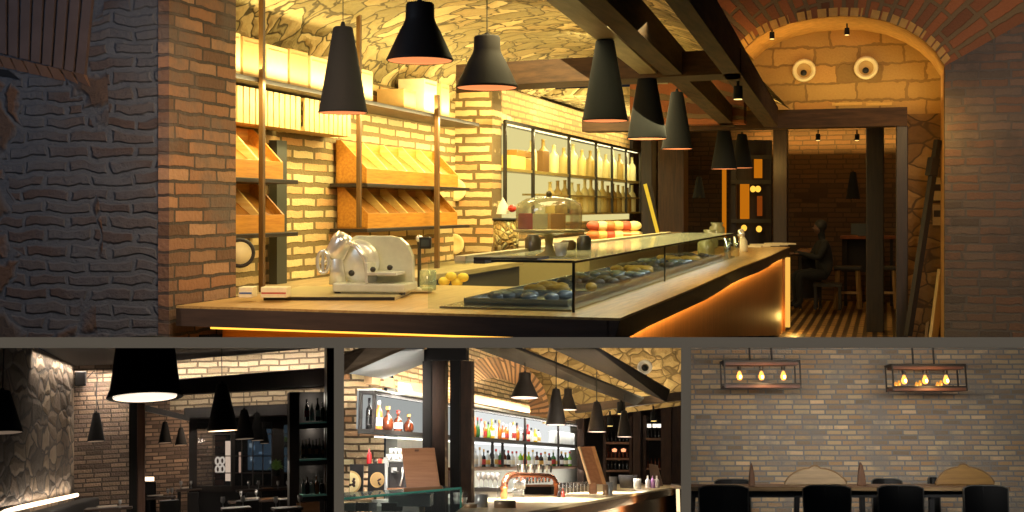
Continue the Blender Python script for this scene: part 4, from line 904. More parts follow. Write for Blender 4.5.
# window wall
win = thing('window_1', R, (0, 0, 0), 'dark framed glazed screen behind the tables', 'window'); win['kind'] = 'structure'
WY = 8.4
for x0, x1, y0, y1 in ((189, 197, 400, 500), (231, 235, 414, 492), (272, 284, 412, 500), (189, 290, 416, 422), (189, 290, 486, 492)): part('window_frame', rrect(x0, x1, y0, y1, WY, .06), BLKW, win)
m = MB()
for x in (213, 242, 253, 263): rpoly(m, [(x - .5, 488), (x + .5, 488), (x + .5, 420), (x - .5, 420)], WY, .02)
for y in (434, 456, 473): rpoly(m, [(196, y + .5), (290, y + .5), (290, y - .5), (196, y - .5)], WY, .02)
part('glazing_bars', m, plain('bars_grey', (60, 52, 48), .5), win)
for x0, x1 in ((197, 231), (235, 272), (284, 290)): part('window_pane', rrect(x0, x1, 422, 487, WY + .03, .004), glass('window_glass', (214, 220, 226), .0, .97), win)
part('window_apron', rrect(189, 290, 491, 540, WY, .06), BLK, win)
part('blind_strip', rrect(197, 272, 421, 429, WY + .1, .02), plain('blind', (120, 104, 88), .8), win)
# what stands beyond the window
t = thing('lattice_lantern', R, R.y(220, 465, 9.3), 'white lit lattice of four circles beyond the window', 'lantern')
s_ = 9.3 / F; m = MB()
for a in (-1, 1):
    for b in (-1, 1): m.tube([(a * 2.1 * s_ + 1.9 * s_ * math.cos(k * PI / 8), 0, b * 3.9 * s_ + 3.2 * s_ * math.sin(k * PI / 8)) for k in range(16)], .9 * s_, 6, closed=True)
part('lattice', m, glow('lattice_white', (255, 226, 198), 1.1), t)
part('lantern_back', MB().box(-4.6 * s_, 4.6 * s_, .02, .03, -8 * s_, 8 * s_), plain('lantern_dark', (60, 36, 26)), t)
solo('light_column', rrect(225.5, 230.5, 441, 481, 9.6, .03), glow('column_glow', (255, 214, 180), 1.3), R, (0, 0, 0), 'bright glowing upright beside the white lattice', 'light')
solo('light_column', rrect(239, 241, 452, 473, 9.8, .03), glow('column_glow2', (255, 200, 165), .8), R, (0, 0, 0), 'thin glowing upright beyond the second window bay', 'light')
solo('brick_screen', rrect(198, 226, 436, 490, 10.0, .04), brick('screen_brick', (96, 60, 48), (80, 52, 44), (56, 42, 38), bw=.15, rh=.05, ms=.008), R, (0, 0, 0), 'reddish brick screen beyond the lattice window bay', 'wall')
t = thing('street_panel', R, (0, 0, 0), 'bluish bright shopfront seen through the second window bay', 'shopfront'); 
part('panel', rrect(248, 274, 428, 470, 10.6, .03), glow('street_blue', (92, 110, 124), .35), t)
random.seed(12)
for k in range(9):
    x = 249 + random.random() * 21; y = 432 + random.random() * 30; part('bright_pane', rrect(x, x + random.uniform(2, 6), y, y + random.uniform(1.5, 5), 10.55, .02), glow('street_lit%d' % (k % 3), ((150, 176, 196), (190, 196, 196), (80, 96, 110))[k % 3], .5), t)
solo('street_panel', rrect(284, 291, 425, 472, 10.4, .03), glow('street_blue2', (96, 112, 118), .3), R, (0, 0, 0), 'narrow bluish strip of shopfront beside the shelf post', 'shopfront')
def spiky(loc, r, n, lab, h=.02):
    t = thing('potted_palm', R, loc, lab, 'plant')
    m = MB(); random.seed(n)
    for k in range(n):
        a = random.uniform(0, 2 * PI); e = random.uniform(.1, 1.3); d = Vector((math.cos(a) * math.cos(e), math.sin(a) * math.cos(e), math.sin(e))) * r * random.uniform(.7, 1.1)
        w_ = Vector((-d.y, d.x, 0)).normalized() * r * .07; q = d * .6 + Vector((0, 0, r * .12)); e2 = d + Vector((0, 0, -r * .15))
        m.add([-w_, w_, q + w_, q - w_, e2], [(0, 1, 2, 3), (3, 2, 4)])
    part('leaves', m, plain('leaf_green', (98, 122, 56), .5, emit=(70, 92, 40), es=.12), t); part('pot', MB().lathe([(.0003, -h * 2), (r * .25, -h * 2), (r * .3, 0), (.0003, 0)], n=12), BLK, t); return t
spiky(R.y(276.5, 470, 8.2), .085, 60, 'small green spiky plant before the dark window post')
spiky(R.y(304, 441, 7.8), .07, 50, 'green leafy plant behind the second shelf of bottles')
spiky(R.y(286, 442, 9.3), .06, 40, 'green foliage seen through the narrow window bay')
# shelf unit
su = thing('shelf_unit', R, (0, 0, 0), 'tall black shelf unit with green-edged glass shelves and bottles', 'shelf')
SY = 6.6
part('shelf_post', rrect(289.5, 299.5, 392, 560, SY, .12), BLKW, su); part('shelf_post', rrect(327, 337, 346, 560, SY, .12), BLKW, su)
part('post_edge', rrect(325, 327, 392, 520, SY + .05, .05), BRW, su)
part('shelf_back', rrect(296, 334, 392, 560, SY + .35, .02), plain('shelf_back', (30, 27, 26), .7), su)
GRN = plain('green_edge', (96, 150, 130), .3, emit=(120, 180, 160), es=.03)
for y in (422.5, 459.5, 495.5):
    part('glass_shelf', MB().box(R.y(299, y, SY).x, R.y(327, y, SY).x, SY + .02, SY + .3, R.y(310, y, SY).z - .006, R.y(310, y, SY).z + .002), GRN, su)
    part('shelf_board', MB().box(R.y(299, y, SY).x, R.y(327, y, SY).x, SY + .0, SY + .3, R.y(310, y + 4, SY).z - .01, R.y(310, y, SY).z - .0065), BLK, su)
s_ = SY / F
BOTM = {k: plain('bottle_' + k, c, .15) for k, c in dict(black=(22, 20, 20), green=(34, 46, 30), clear=(190, 190, 184), red=(150, 40, 34), amber=(140, 90, 44), brown=(78, 44, 26), white=(232, 228, 218)).items()}
def bbottle(px, py, h, r, kind, lab, label_mat=None):
    q = R.y(px, py, SY + .1); s2 = (SY + .1) / F; hh, rr = h * s2, r * s2
    o = solo('bottle', MB().lathe(bottle_prof(rr, hh), n=12), BOTM[kind], R, q, lab, 'bottle', 'bottles on the dining room shelf unit')
    if label_mat: part('bottle_label', MB().lathe([(rr * 1.02, hh * .2), (rr * 1.02, hh * .48)], n=12), BOTM[label_mat], o)
for k, (px, h, kd, lm) in enumerate(((307, 21, 'black', 'red'), (312, 17, 'clear', None), (318, 22, 'black', 'white'), (323, 18, 'green', None))):
    bbottle(px, 421, h, 2.3, kd, f'{ORD[k]} bottle on the top shelf of the dining shelf unit', lm)
for k in range(7): bbottle(303 + k * 3.4, 458, 17 + (k % 3), 1.6, 'green' if k % 2 else 'black', f'{ORD[k]} dark wine bottle on the middle shelf of the dining shelf unit', 'brown' if k % 2 else 'amber')
for k, (px, h, kd, r) in enumerate(((303.5, 14, 'clear', 1.8), (307.5, 16, 'brown', 2), (312, 13, 'clear', 2.4), (317, 17, 'amber', 2), (322, 14, 'black', 2))):
    bbottle(px, 494, h, r, kd, f'{ORD[k]} bottle on the bottom shelf of the dining shelf unit')
# tables, chairs, glasses
TBW = wood('table_oak', (150, 104, 66), (186, 134, 90), 4, ax=0); TBD = wood('table_dark', (52, 38, 30), (74, 54, 42), 4, ax=0)
def btable(x0, x1, row, D, dep, lab, mat=TBD, wood_x=None):
    a, b = R.d(x0, row, D), R.d(x1, row, D); L = (b.x - a.x) / 2; c = (a + b) / 2; h = .21
    t = thing('dining_table', R, (c.x, c.y + dep / 2, c.z - h), lab, 'table', 'dining tables')
    part('tabletop', MB().box(-L, L, -dep / 2, dep / 2, h - .014, h), mat, t, bev=.003)
    if wood_x:
        p, q = R.d(wood_x[0], row, D).x - c.x, R.d(wood_x[1], row, D).x - c.x
        part('runner', MB().box(p, q, -dep / 2 - .002, dep / 2, h, h + .003), TBW, t, 'pale oak runner across the table')
    for a_ in (-1, 1):
        for b_ in (-1, 1): part('leg', MB().box(a_ * (L - .02) - .01, a_ * (L - .02) + .01, b_ * (dep / 2 - .02) - .01, b_ * (dep / 2 - .02) + .01, -.05, h - .014), BLK, t)
    return c
def wineglass(px, py, D, hpx, lab, room=None, grp='wine glasses on the dining tables'):
    room = room or R; h = hpx * D / F
    m = MB().lathe([(.0003, 0), (h * .2, 0), (h * .2, .001), (h * .03, h * .04), (h * .03, h * .42), (h * .16, h * .55), (h * .2, h * .72), (h * .17, h), (h * .16, h), (h * .185, h * .72), (h * .14, h * .57), (.0003, h * .46)], n=12)
    return solo('wine_glass', m, glass('wine_glass', (226, 226, 226), 1.0, .66), room, room.d(px, py, D), lab, 'wine glass', grp)
def bchair(px0, px1, rt, rb, D, lab):
    a, b = R.d(px0, rt, D), R.d(px1, rt, D); L = (b.x - a.x) / 2; s2 = D / F; h = (rb - rt) * s2; c = (a + b) / 2
    t = thing('dining_chair', R, (c.x, c.y, c.z - h), lab, 'chair', 'black dining chairs')
    part('backrest', MB().hexa([(-L, 0, h * .2), (L, 0, h * .2), (L, .02, h * .2), (-L, .02, h * .2)], [(-L * .95, -.02, h), (L * .95, -.02, h), (L * .95, .0, h), (-L * .95, .0, h)]), plain('chair_black', (26, 23, 22), .5), t, bev=.006)
    part('seat', MB().box(-L, L, 0, L * 1.7, h * .12, h * .22), plain('chair_black', (26, 23, 22), .5), t, bev=.006)
    for a_ in (-1, 1):
        for y in (.01, L * 1.6): part('leg', MB().cyl((a_ * L * .88, y, h * .12), (a_ * L * .92, y, -.1), .007), BLK, t)
btable(237, 291, 489, 7.6, .22, 'farthest dining table under the window, with an oak runner', wood_x=(264, 274))
btable(229, 290, 500, 6.9, .22, 'middle dining table with a bright oak runner', wood_x=(262, 278))
btable(222, 252, 508, 6.0, .2, 'near dark dining table below the lattice, at the lower edge')
btable(274, 304, 508, 6.0, .2, 'near dark dining table beside the shelf unit, at the lower edge')
btable(146, 176, 497, 8.0, .2, 'dining table behind the wooden post')
btable(176, 202, 489, 7.9, .2, 'dining table at the left of the lattice window')
btable(84, 132, 508, 6.4, .25, 'dining table before the bench, at the lower edge beside the post')
bchair(235, 260, 500, 535, 6.5, 'black dining chair at the middle table, under the lattice'); bchair(279, 291, 499, 535, 6.5, 'black dining chair at the middle table, beside the shelf post')
bchair(187, 199, 492, 530, 7.0, 'black dining chair under the window post'); bchair(246, 262, 492, 515, 7.3, 'black dining chair between the far and middle tables')
bchair(159, 180, 500, 535, 7.2, 'black dining chair right of the wooden post')
GLS = ((223, 509, 5.95, 12, 'near lattice table, outer'), (243, 508, 5.95, 12, 'near lattice table, inner'), (276, 509, 5.95, 12, 'near shelf-side table, inner'), (300, 508, 5.95, 13, 'near shelf-side table, by the shelf'), (241, 500, 6.85, 9, 'middle table, first'), (256.5, 499, 6.85, 9, 'middle table, second'), (249, 489, 7.55, 8, 'far table, first'), (258.5, 489, 7.55, 8, 'far table, second'), (278, 489, 7.55, 8, 'far table beside the plant'), (287.5, 488, 7.55, 7, 'far table beside the shelf post'), (168, 497, 7.95, 8, 'table behind the post, first'), (172, 497, 7.95, 9, 'table behind the post, second'), (181, 489, 7.85, 8, 'table by the window post, first'), (191, 488, 7.85, 7, 'table by the window post, second'), (120, 508, 6.35, 8, 'table before the bench'))
for px, py, D, h, lab in GLS: wineglass(px, py, D, h, 'wine glass on the ' + lab)
NAP = plain('napkin_white', (214, 200, 184), .8)
for k, (px, py, D, lab) in enumerate(((107, 507, 6.45, 'table before the bench'), (155, 496, 8.05, 'table behind the post'), (250, 499, 6.95, 'middle table'), (189, 488, 7.95, 'table by the window post'), (286, 499, 6.95, 'middle table at the shelf post'))):
    solo('folded_napkin', MB().box(-.05, .05, -.02, .02, 0, .008), NAP, R, R.d(px, py, D), 'white folded napkin on the ' + lab, 'napkin', rz=.2)
solo('side_counter', MB().box(-.07, .05, -.05, .05, -.1, 0), TBW, R, R.d(309, 502, 6.4), 'small oak ledge under the bottom bottle shelf', 'ledge')
# light of the dining room
WHT = (1, .86, .70)
p, q = R.y(20, 349, 6.0), R.y(72, 369, 8.1)
strip(R, R.y(34, 351, 6.55) + Vector((.03, 0, 0)), R.y(70, 366.5, 8.1) + Vector((.04, 0, -.0)), (-.6, .2, -1), .02, 3.4, WHT, 2.2)
strip(R, R.y(-20, 345, 5.4) + Vector((.05, 0, .0)), R.y(30, 346, 6.5) + Vector((.04, 0, 0)), (-.6, .2, -1), .02, 2.2, WHT, 2.2)
strip(R, R.y(76, 368, 8.1), R.y(138, 368, 8.1), (0, .45, -1), .02, 3.2, WHT, 2.2)
strip(R, R.y(-25, 515, 5.15) + Vector((-.01, 0, .01)), R.y(76, 492, 8.05), (-.5, 0, 1), .02, 1.9, WHT, 2.0)
strip(R, R.y(160, 382, 7.25), R.y(335, 369, 7.25), (0, 1, .3), .02, 2.4, WHT, 1.8)
strip(R, R.y(212, 460, 6.9), R.y(290, 460, 6.9), (0, .0, -1), .12, 2.0, WHT)  # this and the next two: unseen strips added to brighten the tables
strip(R, R.y(90, 462, 6.5), R.y(130, 462, 6.5), (0, .0, -1), .1, 1.2, WHT)
strip(R, R.y(147, 462, 7.9), R.y(190, 462, 7.9), (0, .0, -1), .1, 1.2, WHT)
strip(R, R.y(180, 408, 8.15), R.y(330, 401, 8.15), (0, .6, 1), .02, 1.2, WHT)
point(R, R.y(150, 476, 9.1), 1.0, WHT, .03)
point(R, R.y(145, 392, 5.3), 1.6, WHT, .03, spot=2.4, aim=(0, .2, -1))
point(R, R.y(110, 420, 7.0), .55, WHT, .06)
area(R, R.y(215, 418, 9.0), R.y(215, 470, 10), .3, .05, 3, (1, .72, .5))  # added warm light for the brownish haze beyond the window
for px, py, D, pw in ((222, 428, 6.2, 2.2), (110, 436, 6.9, 1.0),  (312, 400, 6.75, .5), (312, 430, 6.75, .3), (312, 468, 6.75, .3)): point(R, R.d(px, py, D), pw, WHT, .03)
# ================================================================ C: bright back bar, below middle
R = RC
RX = R.d(375, 390, 5.5).x                       # the plane of the bottle rack front
def q(px, py): return R.x(px, py, RX)
CBR = brick('backbar_brick', (244, 222, 184), (226, 196, 152), (112, 90, 64), ax=(0, 2), bw=.13, rh=.034, ms=.006, third=(186, 130, 84), bump=1.0, distort=.006)
CBR2 = brick('backbar_brick_side', (230, 206, 164), (214, 184, 140), (130, 106, 76), ax=(1, 2), bw=.15, rh=.03, ms=.006, third=(196, 150, 100), bump=1.0, distort=.006)
CST = stone('backbar_stone', (204, 176, 120), (178, 148, 96), (220, 196, 140), (120, 98, 64), sc=9, joint=.06, bump=1.0, sq=(1, 1, 1.4), dist=.015, distort=.3)
WALLP = plain('backbar_plaster', (196, 198, 190), .8)
BWD = wood('backbar_beam', (26, 19, 14), (42, 31, 23), 4, ax=1, rough=.85); BWX = wood('backbar_beam_x', (52, 38, 28), (78, 58, 42), 4, ax=0); BWZ = wood('backbar_post', (42, 27, 18), (64, 42, 28), 4, ax=2, rough=.8)
DKS = plain('post_black', (18, 13, 11), .9)
DEP = .075; FACE = math.atan(298 * math.cos(math.atan(257 / 1200)) / 1200)
xw = RX - DEP - .02
def cap(p, row=346.3):
    """height of the storey slab's underside over the point p (room coordinates)"""
    wv_ = R.R @ Vector(p); return wv_
# walls
struct('wall_backbar', MB().box(xw - .06, xw, 5.85, 11.2, -.7, .41), WALLP, R)
struct('wall_backbar_brick', MB().add([R.d(338, 346.5, 5.9), R.d(384, 346.5, 5.9), R.d(384, 540, 5.9), R.d(338, 540, 5.9)], [(0, 1, 2, 3)]), CBR, R)
struct('wall_backbar_upper', MB().add([(xw, 5.85, .34), (xw, 10.6, .34), R.x(560, 380, xw - .1), R.x(530, 347, xw - .1), R.x(386, 347, xw - .02)], [(0, 1, 2, 3, 4)]), CBR2, R)
struct('wall_stone_end', MB().add([R.d(420, 346.5, 9.3), R.d(685, 346.5, 9.3), R.d(685, 405, 9.3), R.d(420, 440, 9.3)], [(0, 1, 2, 3)]), CST, R)
# brick vault fan over the rack
fc = R.d(493, 411, 7.0)
FANB = brick('fan_brick', (206, 164, 112), (184, 140, 94), (120, 94, 64), ax=(0, 2), bw=.3, rh=.022, ms=.005, polar=(fc.x, fc.z, .24), bump=.9, distort=.003)
def fan(u, v):
    a = PI * (-.04 + 1.0 * u); r = v
    px = 493 + (37 + 19 * r) * math.cos(a); py = 411 - (33 + 21 * r) * math.sin(a)
    return tuple(R.d(px, max(py, 346.5), 7.0 - .35 * v))
struct('ceiling_fan_vault', MB().grid(fan, 26, 5), FANB, R)
struct('wall_wine', MB().add([R.d(570, 390, 11.0), R.d(685, 390, 11.0), R.d(685, 520, 11.0), R.d(570, 520, 11.0)], [(0, 1, 2, 3)]), plain('wine_dark', (40, 30, 25), .8), R)
struct('wall_side_dark', MB().add([R.d(672, 405, 10.3), R.d(685, 404, 10.2), R.d(685, 520, 10.2), R.d(672, 520, 10.3)], [(0, 1, 2, 3)]), BWZ, R)
struct('floor_backbar', MB().box(-1.6, -.2, 5.4, 9.0, -.8, -.78), plain('backbar_floor', (90, 80, 70), .5), R)
# pale ceiling panel and beams
def rough_beam(name, A, B, mat, bev=0):
    """A, B: [(px,py,D) x4] end polygons"""
    return struct(name, MB().hexa([R.d(*p) for p in A], [R.d(*p) for p in B]), mat, R, bev)
struct('trim_30', MB().prism([R.d(346, 373, 5.3), R.d(384, 379, 5.8), R.d(424, 364, 5.5), R.d(424, 349, 5.1), R.d(396, 349, 5.0)], (0, 0, .006)), plain('panel_white', (128, 130, 130), .8), R)
def pbeam(name, L1, L2, mat, mat2=None):
    """a ceiling timber seen as a band: L1 lower edge, L2 upper edge (near -> far pixel, depth)"""
    a, b = [R.d(*p) for p in L1]; c, d = [R.d(*p) for p in L2]
    off = Vector((0, .0, .012))
    return struct(name, MB().hexa([a, b, d, c], [a + off, b + off, d + off, c + off]), mat, R)
pbeam('trim_31', ((343, 376, 5.0), (406, 348.5, 4.9)), ((343, 357, 5.0), (370, 346.5, 4.9)), wood('beam_brown_pale', (120, 100, 80), (150, 128, 104), 4, ax=0))
pbeam('trim_32', ((471, 347, 4.95), (636, 405.5, 9.0)), ((511, 346.5, 4.95), (644, 399, 9.0)), BWD)
pbeam('trim_33', ((548, 346.8, 4.95), (666, 402, 9.0)), ((592, 346.5, 4.95), (670, 391, 9.0)), BWD)
struct('trim_34', MB().prism([R.d(575, 413, 9.0), R.d(685, 399.5, 9.0), R.d(685, 391, 9.0), R.d(575, 405, 9.0)], (0, .08, 0)), BWX, R)
struct('trim_35', MB().prism([R.d(372, 384, 5.8), R.d(575, 421, 9.9), R.d(575, 415, 9.9), R.d(372, 374, 5.8)], (-.04, 0, 0)), wood('cornice_tan', (170, 132, 92), (196, 158, 114), 4, ax=1), R)
# twin posts
t = thing('twin_post', R, (0, 0, 0), 'dark timber post with a brown side, the one nearer the brick wall', 'post')
def prect(px0, px1, py0, py1, D, dep=.06): return MB().prism([R.d(px0, py1, D), R.d(px1, py1, D), R.d(px1, py0, D), R.d(px0, py0, D)], (0, dep, 0))
part('post_dark_face', prect(422.5, 431, 349.5, 530, 5.42, .05), DKS, t); part('post_brown_face', prect(431, 445, 351, 530, 5.44, .05), BWZ, t, 'brown side of the post')
t = thing('twin_post', R, (0, 0, 0), 'dark timber post with a brown side, the one nearer the taps', 'post')
part('post_dark_face', prect(450, 459.5, 359, 530, 5.38, .05), DKS, t); part('post_brown_face', prect(459.5, 471.5, 361, 530, 5.4, .05), BWZ, t, 'brown side of the post')
struct('trim_36', prect(427, 466, 347, 360, 5.37, .05), DKS, R)
# rack
FRC = plain('rack_dark', (22, 17, 14), .8); WHT_ = plain('rack_white', (236, 238, 236), .6)
rk = thing('bottle_rack', R, (0, 0, 0), 'long dark framed bottle rack on the bright back bar wall', 'rack')
ya, yb_ = q(375, 390).y, q(579, 425).y
z1, z2, z3 = q(375, 390).z, q(475, 437).z, q(475, 467).z
r_ = .014
part('rack_rail', MB().box(RX - r_, RX, ya, yb_, z1 - r_ * 1.3, z1), FRC, rk); part('rack_rail', MB().box(RX - DEP, RX - DEP + r_, ya, yb_, z1 - r_, z1), FRC, rk)
part('rack_top', MB().box(RX - DEP, RX, ya, yb_, z1 - .004, z1 + .004), WHT_, rk)
part('rack_shelf', MB().box(RX - DEP, RX, ya, yb_, z2 - .02, z2), FRC, rk)
part('rack_shelf', MB().box(RX - DEP, RX, q(466, 460).y, yb_, z3 - .022, z3), wood('rack_brown', (96, 66, 44), (120, 86, 58), 4, ax=1), rk)
for px, lo in ((375, z2), (472, z3), (493.5, z3), (503.5, z3), (526, z3), (559, z3), (579, z3)):
    y = q(px, 430).y; hi = z1 if px in (375, 472, 526, 559, 579) else z2
    part('rack_upright', MB().box(RX - r_, RX + .001, y - r_ * .6, y + r_ * .6, lo - .0, hi), FRC, rk)
part('rack_upright', MB().box(RX - DEP, RX - DEP + r_, ya - .01, ya + .01, z2, z1), FRC, rk)
part('rack_end', MB().box(RX - DEP, RX, ya - .008, ya + .008, z1 - .02, z1), FRC, rk); part('rack_end', MB().box(RX - DEP, RX, ya - .008, ya + .008, z2 - .02, z2), FRC, rk)
part('rack_glow', MB().box(RX - DEP - .012, RX - DEP - .004, q(466, 430).y, yb_, z3, z1), glow('rack_back_glow', (240, 242, 240), .92), rk, 'bright white back of the rack')
part('rack_glow', MB().box(RX - DEP - .012, RX - DEP - .004, ya, q(466, 430).y, z2, z1), glow('rack_back_soft', (214, 218, 214), .55), rk, 'pale grey back of the rack')
for z in (z1 - .01, z2 - .03): part('light_strip', MB().box(RX - .035, RX - .02, ya + .1, yb_ - .1, z - .006, z), glow('rack_strip', (255, 252, 244), 3.0), rk, 'white light strip under the shelf')
# bottles
CB = {k: plain('spirit_' + k, c, .12) for k, c in dict(amber=(190, 106, 30), brown=(84, 38, 20), clear=(206, 212, 210), green=(52, 96, 44), lime=(132, 190, 60), yellow=(224, 186, 40), red=(170, 40, 34), black=(26, 22, 20), white=(240, 238, 232), pink=(206, 150, 140), orange=(214, 110, 50)).items()}
LABM = [plain('label_cream', (236, 226, 200), .7), plain('label_white', (246, 244, 240), .7), plain('label_red', (176, 50, 44), .7), plain('label_gold', (204, 160, 80), .6), plain('label_black', (30, 28, 28), .6)]
MESHC = {}
def mesh_for(key, prof, mat, n=12):
    k = (key, mat.name)
    if k not in MESHC: MESHC[k] = MB().lathe(prof, n=n).mesh('bottle', mat)
    return MESHC[k]
SHP = {'slim': lambda r, h: bottle_prof(r, h),
       'square': lambda r, h: [(.0003, 0), (r, 0), (r * 1.02, h * .04), (r * 1.02, h * .5), (r * .8, h * .6), (r * .34, h * .66), (r * .3, h * .86), (r * .42, h * .87), (r * .42, h), (.0003, h)],
       'flask': lambda r, h: [(.0003, 0), (r * .8, 0), (r * 1.1, h * .15), (r * 1.1, h * .4), (r * .7, h * .58), (r * .3, h * .66), (r * .28, h * .84), (r * .4, h * .85), (r * .4, h), (.0003, h)]}
def spirit(y, z, wpx, hpx, kind, shape, lab, grp, lm=None, capm='label_black', parts=True, dx=-.05):
    D = (R.R @ Vector((RX, y, z))).y; s = D / F; r = wpx * s / 2; h = hpx * s
    me = mesh_for((shape, round(r, 3), round(h, 3)), SHP[shape](r, h), CB[kind])
    o = solo('bottle', me, None, R, (RX + dx, y, z), lab, 'bottle', grp)
    if parts:
        if lm is not None: part('bottle_label', MB().lathe([(r * 1.04, h * .14), (r * 1.04, h * .42)], n=12), LABM[lm], o)
        part('bottle_cap', MB().lathe([(r * .44, h * .86), (r * .44, h * 1.005), (.0003, h * 1.006)], n=10), MC[capm], o)
    return o
GR1, GR2 = 'bottles on the upper back bar shelf', 'bottles on the lower back bar shelf'
for k, (px, w_, h_, kd, shp, lm, nm) in enumerate(((379, 6.5, 31, 'black', 'slim', 4, 'tall black'), (388.5, 8, 29, 'orange', 'slim', 1, 'orange with a white cap'), (397.5, 10.5, 24, 'brown', 'flask', 3, 'round dark brown'), (407.5, 8.5, 21, 'brown', 'square', 1, 'dark with a white label'), (418, 9.5, 18, 'brown', 'flask', 3, 'squat brown'), (448, 4, 24, 'orange', 'slim', None, 'orange between the posts'))):
    spirit(q(px, 425).y, z2, w_, h_, kd, shp, f'{nm} bottle, {ORD[k]} from the open end of the upper rack shelf', GR1, lm, 'label_white' if k == 1 else 'label_gold' if k in (2, 4) else 'label_red' if k == 3 else 'label_black')
random.seed(31)
seq = ['amber', 'clear', 'amber', 'green', 'clear', 'amber', 'lime', 'yellow', 'clear', 'amber', 'orange', 'amber', 'clear', 'white', 'amber', 'clear', 'brown', 'red', 'clear', 'yellow', 'white']
for k in range(len(seq)):
    px = 475 + 70 * k / (len(seq) - 1); kd = seq[k]
    spirit(q(px, 430).y, z2, random.uniform(4.2, 5.6), random.uniform(17, 22.5) * (1 - .004 * (px - 475)), kd, random.choice(['slim', 'square', 'flask']), f'{kd} bottle, {ORD[k]} beyond the posts on the upper rack shelf', GR1, random.choice([0, 1, 2, 3]) if k % 3 else None, random.choice(['label_black', 'label_gold', 'label_white', 'label_red']))
seq2 = ['amber', 'clear', 'clear', 'white', 'black', 'clear', 'black', 'clear', 'green', 'brown', 'black', 'clear', 'white', 'lime', 'yellow', 'lime', 'clear', 'brown', 'black', 'clear', 'black', 'green', 'clear', 'black', 'green', 'lime']
for k in range(len(seq2)):
    px = 475.5 + 100 * (k / (len(seq2) - 1)); kd = seq2[k]
    spirit(q(px, 460).y, z3, random.uniform(4.2, 5.4), random.uniform(16.5, 21) * (1 - .003 * (px - 475)), kd, random.choice(['slim', 'square', 'slim']), f'{kd} bottle, {ORD[k]} beyond the posts on the lower rack shelf', GR2, random.choice([0, 1, 1, 2, 3]), random.choice(['label_black', 'label_gold', 'label_white', 'label_red']))
# boxed glassware in the last bay, red jar on top
for k, px in enumerate((562, 569, 575)):
    solo('glass_box', MB().box(-.03, .03, -.14, .14, 0, .10), plain('pane_white', (214, 218, 218), .3), R, (RX - .06, q(px, 430).y, z2), f'{ORD[k]} pale box in the last bay of the upper rack shelf', 'box', 'pale boxes in the last rack bay', bev=.006)
p = R.x(572, 424, RX - .02)
t = thing('glass_jar', R, (p.x, p.y - .1, z1 + .004), 'tall glass jar of red fruit on top of the rack end', 'jar'); part('jar_body', MB().lathe([(.0003, 0), (.05, 0), (.05, .1), (.0003, .1)], n=16), glass('jar_clear', (236, 230, 214), .3, .7), t); part('red_fruit', MB().lathe([(.0003, .002), (.046, .002), (.046, .035), (.0003, .045)], n=16), plain('fruit_red', (170, 32, 32), .4), t)

# ---- back counter under the rack
WTOP = plain('back_counter_top', (188, 190, 186), .35)
bk = thing('back_counter', R, (0, 0, 0), 'steel and white work counter under the bottle rack', 'counter')
zk = R.d(410, 500, 5.6).z
part('worktop', MB().box(xw, RX + .16, 5.5, 10.6, zk - .03, zk), WTOP, bk); part('cabinet_front', MB().box(xw, RX + .14, 5.5, 10.6, -.6, zk - .03), plain('steel_front', (120, 120, 116), .4, .4), bk)
# front counter
zf = R.d(620, 494, 7.0).z
E0, E1 = R.z(520, 513, zf), R.z(684, 485.5, zf); E2, E3 = R.z(640, 481, zf), R.z(455, 500, zf)
CT = thing('bar_counter', R, (0, 0, 0), 'bright wooden bar counter with a lit brown front below the taps', 'counter')
E0 = E0 + (E0 - E1).normalized() * .5
top = [E0, E1, E2, R.z(560, 485.5, zf), R.z(478, 496, zf), R.z(430, 530, zf)]
part('countertop', MB().prism([Vector((v.x, v.y, zf - .012)) for v in top], (0, 0, .012)), wood('backbar_top', (214, 186, 138), (240, 218, 174), 4, ax=1, rough=.35), CT)
dn = Vector((0, 0, -.055))
part('counter_edge', MB().prism([E0 + Vector((0, 0, -.012)), E1 + Vector((0, 0, -.012)), E1 + dn, E0 + dn], (-.05, .0, 0)), wood('backbar_edge', (88, 56, 32), (120, 80, 46), 4, ax=1), CT, 'dark edge of the counter')
part('front_panel', MB().prism([E0 + Vector((-.08, 0, -.055)), E1 + Vector((-.08, -.1, -.055)), E1 + Vector((-.08, -.1, -.45)), E0 + Vector((-.08, 0, -.45))], (-.04, 0, 0)), wood('backbar_front', (120, 78, 50), (146, 100, 66), 4, ax=2), CT)
g0 = R.d(678, 489, 8.9); part('end_lit_face', MB().box(g0.x - .012, g0.x + .012, g0.y - .03, g0.y, g0.z - .3, g0.z), glow('end_glow', (255, 222, 170), 1.5), CT, 'bright lit end of the counter')  # light on the counter end painted as emission
# glass display case, near left
GC = glass('green_glass', (240, 248, 244), .15, .96); GE = plain('glass_green_edge', (64, 128, 112), .15, emit=(60, 130, 112), es=.12)
dcs = thing('display_case', R, (0, 0, 0), 'glass display case with a green-edged top shelf, beside the brick wall', 'display case')
A0, A1 = R.d(335, 501, 4.95), R.d(461, 489.5, 4.95); B1, B0 = R.d(445, 487, 5.3), R.d(335, 494, 5.35)
Z = A0.z; TT = [A0, A1, B1, B0]
part('glass_top', MB().prism(TT, (0, 0, .004)), glass('case_top_c', (214, 232, 226), .6, .8), dcs)
part('glass_edge', MB().prism([A0, A1, A1 + Vector((0, 0, .010)), A0 + Vector((0, 0, .010))], (0, .012, 0)), GE, dcs, 'green front edge of the glass')
part('glass_panel', MB().quad(A0, A1, A1 + Vector((0, .02, -.4)), A0 + Vector((0, .02, -.4))), GC, dcs)
part('glass_edge', MB().bar(A1, A1 + Vector((0, .0, -.4)), .006, .006), GE, dcs)
part('glass_panel', MB().quad(A1, R.d(470, 493, 5.6), R.d(470, 493, 5.6) + Vector((0, 0, -.3)), A1 + Vector((0, 0, -.4))), GC, dcs)
